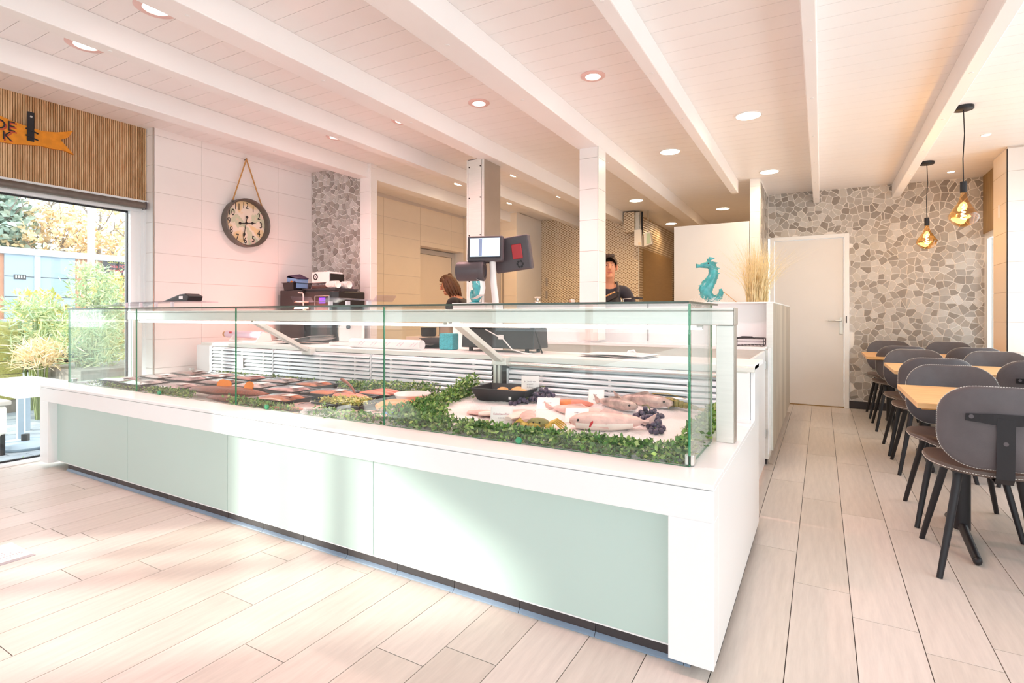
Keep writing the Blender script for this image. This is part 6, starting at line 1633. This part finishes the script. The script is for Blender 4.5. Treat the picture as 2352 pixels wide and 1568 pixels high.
# orange wooden fish sign on the oak header
fs = thing('fish_sign', 'orange wooden fish-shaped sign with dark letters on the ribbed oak header', 'sign', (-5.18, 1.6, 2.47))
top = [(0.60, 2.49), (0.85, 2.585), (1.15, 2.60), (1.40, 2.580), (1.546, 2.562), (1.619, 2.545), (1.72, 2.528), (1.80, 2.524), (1.88, 2.540), (1.94, 2.562), (1.987, 2.583)]
bot = [(1.993, 2.394), (1.93, 2.412), (1.86, 2.405), (1.79, 2.408), (1.72, 2.398), (1.63, 2.380), (1.546, 2.374), (1.40, 2.365), (1.15, 2.355), (0.85, 2.38)]
poly = top + [(1.955, 2.52), (1.905, 2.488), (1.945, 2.445)] + bot
MB().prism(poly, lambda a, b, t: (t, a, b), -5.196, -5.172).build('board', 'orange_wood', fs)
for k, (s, y, z, sz) in enumerate((('DE', 1.568, 2.500, 0.105), ('K', 1.572, 2.425, 0.092))):
    M = frame((-5.1705, y + (0.012 if s == 'K' else 0), z), (0, 1, 0.0), (0, 0, 1))
    Ms = frame((-5.1715, y + 0.008 + (0.012 if s == 'K' else 0), z - 0.009), (0, 1, 0), (0, 0, 1))
    text('letter_shadow', s, sz * 1.04, Ms, 'red_paint', fs, extrude=0.0005)
    text('lettering', s, sz, M, 'ink', fs, extrude=0.0012)
MB().box(-5.172, -5.166, 1.698, 1.742, 2.425, 2.645).build('strap', 'black_metal', fs, bevel=0.002)
MB().lathe([(0.008, 0), (0.008, 0.003)], (-5.167, 1.722, 2.61), n=14, axis='X').build('strap_screw', 'stainless', fs)
for zz in (2.455, 2.505): MB().tube([(-5.168, 1.69, zz + 0.01), (-5.165, 1.72, zz), (-5.168, 1.765, zz - 0.012)], 0.006, 6).build('strap_rivet', 'black_metal', fs)
# roller blind
rbd = thing('roller_blind', 'rolled-up grey roller blind above the left window', 'blind', (-5.16, 2.0, 2.07))
MB().tube([(-5.155, 0.9, 2.072), (-5.155, 2.50, 2.072)], 0.030, 20).build('roll', 'rim_grey', rbd, smooth=True)
MB().box(-5.19, -5.13, 2.50, 2.512, 2.04, 2.106).build('end_bracket', 'grey_plastic', rbd, bevel=0.003)
MB().tube([(-5.14, 2.49, 2.05), (-5.14, 2.49, 0.75)], 0.0025, 6).tube([(-5.17, 2.475, 2.05), (-5.17, 2.475, 0.75)], 0.0025, 6).build('cord', 'plastic_white', rbd)
# floor sign at the left edge
mt = thing('floor_sticker', 'white printed sticker on the planks at the left picture edge', 'sticker', (-3.35, 1.0, 0.0))
MB().box(-3.45, -3.205, 0.93, 1.075, 0.0003, 0.0016).build('sheet', 'paper', mt)
MB().box(-3.205, -3.175, 0.93, 1.075, 0.0003, 0.0012).build('edge_band', 'print_grey', mt)
m = MB()
for r in range(3):
    for q in range(9 - 2 * r): m.box(-3.275 - 0.03 * r, -3.265 - 0.03 * r, 0.955 + 0.011 * q, 0.961 + 0.011 * q, 0.0016, 0.0019)
for q in range(14):
    a = PI * q / 13; m.box(-3.265 + 0.02 * math.sin(a) - 0.003, -3.265 + 0.02 * math.sin(a) + 0.003, 1.0 + 0.055 * math.cos(a) - 0.003, 1.0 + 0.055 * math.cos(a) + 0.003, 0.0016, 0.0019)
m.build('faint_print', 'print_grey', mt)

# ================================================================ outside, beyond the left window
gd = MB().box(-60, -5.34, -30, 45, -0.30, -0.075).build('ground', 'paving_base' if 'paving_base' in MATS else 'grey_paint'); gd['kind'] = 'structure'; gd['label'] = 'paved ground outside the window'
pieces('paver', ['A7B0B8', '9FA8B2', 'B0B7BC', '98A2AC'], 0.7, grain=0.12, gscale=12)
P('paving_base', '8E8F8A', 0.9, var=0.2, scale=30); gd.data.materials.clear(); gd.data.materials.append(MATS['paving_base'])
pvm = None; n = 0; rest = MB()
for i in range(36):
    for j in range(22):
        x = -5.75 - 0.205 * i; y = 1.2 + 0.205 * j + (0.1 if i % 2 else 0)
        if pvm is None:
            o = MB().box(-0.1, 0.1, -0.1, 0.1, -0.075, -0.055).build('paver', 'paver'); pvm = o.data; bpy.data.objects.remove(o)
        a = y / -x
        if 0.20 < a < 0.60 and n < 290:
            o = link(bpy.data.objects.new('paver', pvm)); o.parent = gd; o.location = (x, y, 0); n += 1
        else: rest.box(x - 0.1, x + 0.1, y - 0.1, y + 0.1, -0.075, -0.055)
rest.build('paver_field', 'paver', gd, kind='stuff')
leaves('grass_strip', [(-5.48 + random.uniform(-.09, .09), 1.3 + 1.2 * random.random(), -0.075, 0.03) for _ in range(90)], 0.03, 'leaf_bamboo', 14, 0.03, 'grass and moss strip along the foot of the window outside', 'grass', 41)
# workshop building with roller doors
P('bld_blue', 'A9BBCB', 0.6, var=0.04, stretch=(1, 1, 6)); P('bld_edge', 'CBD6DF', 0.5); P('bld_brick', 'C98A68', 0.8, var=0.12, scale=6); P('sign_black', '3A3234', 0.5); P('sign_yellow', 'E8E06A', 0.5); P('sign_red', 'E2626A', 0.5); P('sign_pink', 'F0C8C8', 0.5)
BX = -20.0
bd = thing('workshop_building', 'low grey-blue workshop with brick ends across the yard', 'building', (BX, 8, 0))
MB().box(BX - 6, BX, 3.0, 14.0, -0.1, 2.86).build('wall', 'bld_brick', bd)
MB().box(BX - 6.2, BX + 0.12, 2.8, 14.2, 2.84, 3.03).build('roof_edge', 'bld_edge', bd)
dr = MB().box(BX - 0.02, BX + 0.05, 6.06, 7.72, -0.1, 2.84).build('roller_door', 'bld_blue', bd)
for zz in (0.5, 1.0, 1.62, 2.2): MB().box(BX + 0.048, BX + 0.056, 6.06, 7.72, zz, zz + 0.02).build('door_seam', 'dark_gap', dr)
MB().box(BX + 0.05, BX + 0.08, 6.72, 6.86, -0.1, 2.84).build('door_rail', 'bld_edge', dr)
MB().box(BX + 0.05, BX + 0.07, 6.26, 6.53, 2.13, 2.265).build('door_window', 'sign_black', dr)
for k in range(4): MB().box(BX + 0.07, BX + 0.072, 6.29 + 0.06 * k, 6.325 + 0.06 * k, 2.16, 2.24).build('pane', 'grey_paint', dr)
npk = MB().box(BX + 0.06, BX + 0.07, 6.325, 6.52, 1.17, 1.44).build('parking_sign', 'sign_pink', bd)
MB().lathe([(0.075, 0.0), (0.075, 0.003), (0.062, 0.003), (0.062, 0.0)], (BX + 0.07, 6.42, 1.34), n=24, axis='X').build('ring', 'sign_red', npk)
text('lettering', 'P', 0.13, frame((BX + 0.075, 6.42, 1.34), (0, 1, 0), (0, 0, 1)), 'sign_black', npk, extrude=0.001)
MB().box(BX + 0.07, BX + 0.073, 6.36, 6.48, 1.20, 1.235).build('bar', 'sign_red', npk)
bs = MB().box(BX + 0.02, BX + 0.08, 8.45, 9.55, 2.10, 2.93).build('sign_board', 'sign_black', bd)
for k, (s, zz, sz, c) in enumerate((('onze kracht', 2.83, 0.15, 'sign_yellow'), ("ikte PC's", 2.68, 0.14, 'sign_red'), ('onderhoud', 2.55, 0.14, 'sign_red'), ('internet', 2.35, 0.13, 'sign_red'))):
    text('lettering', s, sz, frame((BX + 0.085, 8.93 - 0.03 * k, zz), (0, 1, 0), (0, 0, 1)), c, bs, extrude=0.002)
MB().box(BX + 0.02, BX + 0.05, 7.95, 8.35, 2.05, 2.5).build('window', 'sign_black', bd)
pl = thing('lamp_post', 'pale concrete post standing between the window and the workshop', 'post', (-13.5, 5.5, -0.08))
MB().tube([(-13.5, 5.51, -0.08), (-13.5, 5.51, 3.42)], 0.068, 14).build('post', 'post_grey' if 'post_grey' in MATS else 'grey_paint', pl, smooth=True)
MB().tube([(-13.5, 5.51, 3.42), (-13.5, 5.51, 3.46)], 0.08, 14).build('cap', 'grey_paint', pl)
# trees
def tree(lab, x, y, h, crown, mat, n, size, trunk=True, seed=1, spread=0.5):
    t = thing('tree', lab, 'tree', (x, y, -0.08), 'trees beyond the workshop')
    rnd = random.Random(seed); m = MB()
    if trunk:
        m.tube([(x, y, -0.08), (x + 0.1, y, h * 0.45), (x, y + 0.1, h * 0.9)], [0.16, 0.11, 0.03], 8)
        for k in range(14):
            z = h * rnd.uniform(0.35, 0.9); a = rnd.uniform(0, 2 * PI); L = crown * rnd.uniform(0.5, 1.0) * (1.1 - z / h * 0.5)
            p0 = Vector((x, y, z)); p1 = p0 + Vector((math.cos(a) * L * .5, math.sin(a) * L * .5, L * 0.35)); p2 = p0 + Vector((math.cos(a) * L, math.sin(a) * L, L * 0.8))
            m.tube([p0, p1, p2], [0.05, 0.035, 0.01], 5)
            for q in range(3): m.tube([p1.lerp(p2, q / 3), p1.lerp(p2, q / 3) + Vector((rnd.gauss(0, .4), rnd.gauss(0, .4), rnd.uniform(.3, .8)))], [0.02, 0.005], 4)
        P('bark', '9A9088', 0.9) if 'bark' not in MATS else None
        m.build('trunk', 'bark', t, smooth=True)
    pts = []
    for _ in range(n):
        z = h * rnd.uniform(0.18 if mat == 'leaf_conifer' else 0.3, 1.0)
        r = crown * ((1.05 - z / h) if mat == 'leaf_conifer' else math.sqrt(max(0.02, 1 - ((z / h - 0.62) / 0.42) ** 2)))
        a = rnd.uniform(0, 2 * PI); q = r * rnd.uniform(0.35, 1) ; pts.append((x + q * math.cos(a), y + q * math.sin(a), z, 0.2))
    leaves('foliage', pts, size, mat, 7, spread * 0.4, None, None, seed + 50, parent=t)
    return t
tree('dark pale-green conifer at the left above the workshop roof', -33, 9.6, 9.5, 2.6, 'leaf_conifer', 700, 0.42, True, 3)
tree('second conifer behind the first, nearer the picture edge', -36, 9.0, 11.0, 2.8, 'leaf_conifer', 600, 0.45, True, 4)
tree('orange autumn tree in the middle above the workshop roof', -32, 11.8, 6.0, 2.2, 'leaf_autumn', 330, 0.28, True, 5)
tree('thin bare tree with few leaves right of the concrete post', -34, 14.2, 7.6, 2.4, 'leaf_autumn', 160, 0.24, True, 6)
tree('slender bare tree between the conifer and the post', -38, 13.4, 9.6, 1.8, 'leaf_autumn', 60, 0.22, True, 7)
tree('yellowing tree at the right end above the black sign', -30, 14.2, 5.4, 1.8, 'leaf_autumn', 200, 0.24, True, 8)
# garden shrubs near the window
def shrub(lab, x, y, w, h, mat, n, size, seed, z0=0.0, asp=0.35):
    rnd = random.Random(seed); t = thing('shrub', lab, 'shrub', (x, y, -0.08), 'shrubs outside the window')
    pts = []
    for _ in range(n):
        z = z0 + (h - z0) * rnd.random(); a = rnd.uniform(0, 2 * PI); q = w * math.sqrt(rnd.random()) * (1.0 - 0.45 * abs((z - z0) / (h - z0) - 0.45))
        pts.append((x + q * math.cos(a), y + q * math.sin(a), z, 0.08))
    leaves('foliage', pts, size, mat, 9, 0.05, None, None, seed + 70, parent=t, aspect=asp, up=0.6)
    m = MB()
    for k in range(16):
        a = rnd.uniform(0, 2 * PI); q = w * 0.5 * rnd.random(); m.tube([(x + q * .4 * math.cos(a), y + q * .4 * math.sin(a), -0.08), (x + q * math.cos(a), y + q * math.sin(a), h * rnd.uniform(.6, .95))], 0.008, 4)
    m.build('stems', 'stem_green', t)
shrub('tall bamboo-like shrub right behind the window at the workshop sign', -9.2, 3.80, 0.34, 1.78, 'leaf_bamboo', 420, 0.09, 11, 0.2, 0.22)
shrub('yellow-leaved shrub in front of the concrete post', -9.6, 3.35, 0.34, 1.36, 'leaf_yellow', 130, 0.10, 12, 0.6)
shrub('bright yellow-green bush under the black sign', -10.2, 4.42, 0.30, 1.72, 'leaf_yellow', 260, 0.09, 13, 0.3)
shrub('low palm-like green plant left of the bamboo', -8.4, 2.84, 0.30, 1.20, 'leaf_bamboo', 160, 0.15, 14, 0.5, 0.12)
shrub('arching grass clump behind the left end of the glass case', -7.4, 2.98, 0.26, 0.98, 'leaf_bamboo', 90, 0.16, 15, 0.45, 0.08)
shrub('reddish grass clump low beside the planter wall', -7.6, 2.62, 0.22, 0.74, 'leaf_autumn', 80, 0.14, 16, 0.5, 0.08)
# planter wall of sleepers, car, furniture on the terrace
pw_ = thing('planter_wall', 'weathered wooden planter wall below the shrubs', 'planter', (-7.6, 2.6, -0.08))
P('sleeper', '8C8378', 0.85, var=0.2, scale=8, stretch=(1, 8, 1))
for k in range(4): MB().box(-8.0, -6.9, 2.72, 4.2, -0.075 + 0.15 * k, 0.065 + 0.15 * k).build('sleeper', 'sleeper', pw_, bevel=0.008)
oc = thing('storage_box', 'olive brown wooden storage box at the left edge outside the window', 'box', (-8.6, 2.4, -0.08))
for k in range(6): MB().box(-8.8, -8.4, 1.9, 2.72, 0.10 + 0.155 * k, 0.25 + 0.155 * k).build('board', 'herb_mix', oc, bevel=0.004)
MB().box(-8.79, -8.41, 1.92, 2.70, -0.075, 1.02).build('core', 'sleeper', oc)
car = thing('car', 'dark blue car parked before the workshop, half hidden by the shrubs', 'car', (-15, 4.9, -0.08))
P('car_blue', '6A7F98', 0.25, var=0.05); P('car_dark', '4A525C', 0.3)
m = MB(); 
prof = [(4.2, 0.22), (4.15, 0.62), (4.5, 0.72), (4.75, 1.02), (5.55, 1.05), (5.95, 0.78), (6.25, 0.66), (6.3, 0.24)]
m.prism(prof, lambda a, b, t: (t, a, b), -15.9, -14.3).build('body', 'car_blue', car, bevel=0.06, smooth=False)
m = MB().prism([(4.62, 0.74), (4.80, 0.98), (5.50, 1.0), (5.82, 0.76)], lambda a, b, t: (t, a, b), -14.31, -14.29).build('side_window', 'car_dark', car)
for y in (4.65, 5.85):
    for x in (-14.36, -15.78): MB().lathe([(0.10, -0.08), (0.29, -0.08), (0.30, 0.0), (0.30, 0.06), (0.12, 0.09)], (x, y, 0.22), n=20, axis='X').build('wheel', 'ink', car, smooth=True)
MB().box(-14.30, -14.285, 4.22, 4.34, 0.56, 0.66).build('lamp', 'red_gill', car)
tbw = thing('garden_table', 'white garden table with a bright top standing on the paving outside', 'table', (-6.75, 2.3, -0.055))
MB().box(-7.05, -6.25, 1.98, 2.36, 0.45, 0.49).build('top', 'white_gloss', tbw, bevel=0.004)
MB().box(-7.03, -6.27, 2.0, 2.34, 0.36, 0.45).build('apron_board', 'white_gloss', tbw)
for x in (-7.0, -6.30):
    for y in (2.02, 2.30): MB().box(x - 0.025, x + 0.025, y - 0.02, y + 0.02, -0.055, 0.36).build('leg', 'bld_blue', tbw)
gc = thing('garden_chair', 'grey garden chair with a woven back at the left picture edge outside', 'chair', (-6.1, 1.68, -0.055))
MB().box(-6.32, -5.90, 1.42, 1.84, 0.36, 0.40).build('seat', 'grey_paint', gc, bevel=0.01)
MB().box(-6.30, -5.92, 1.44, 1.82, 0.10, 0.36).build('skirt', 'plastic_white', gc, bevel=0.03)
bk_ = MB().box(-6.33, -6.29, 1.42, 1.84, 0.40, 0.84).build('back_frame', 'grey_paint', gc, bevel=0.006)
for k in range(7): MB().box(-6.286, -6.278, 1.44, 1.82, 0.43 + 0.055 * k, 0.465 + 0.055 * k).build('woven_strip', 'display_band', bk_)
for x in (-6.28, -5.94):
    for y in (1.47, 1.79): MB().tube([(x, y, -0.055), (x, y, 0.12)], 0.02, 8).build('leg', 'black_metal', gc)
ps = thing('parasol_base', 'grey slab base lying on the paving at the foot of the white table', 'base', (-6.15, 1.98, -0.055))
MB().lathe([(0.20, -0.055), (0.22, -0.03), (0.20, -0.005), (0.05, 0.005)], (-6.12, 2.0, 0), n=24).build('slab', 'bld_blue', ps, smooth=True)
MB().tube([(-6.12, 2.0, 0.0), (-6.12, 2.0, 0.06)], 0.03, 10).build('sleeve', 'ink', ps)
P('trim_pink', 'E9C3BC', 0.35)
for o in bpy.data.objects:
    if o.name.startswith('trim_ring') and o.parent and abs(o.parent.location.y) < 4:
        o.data.materials.clear(); o.data.materials.append(MATS['trim_pink'])
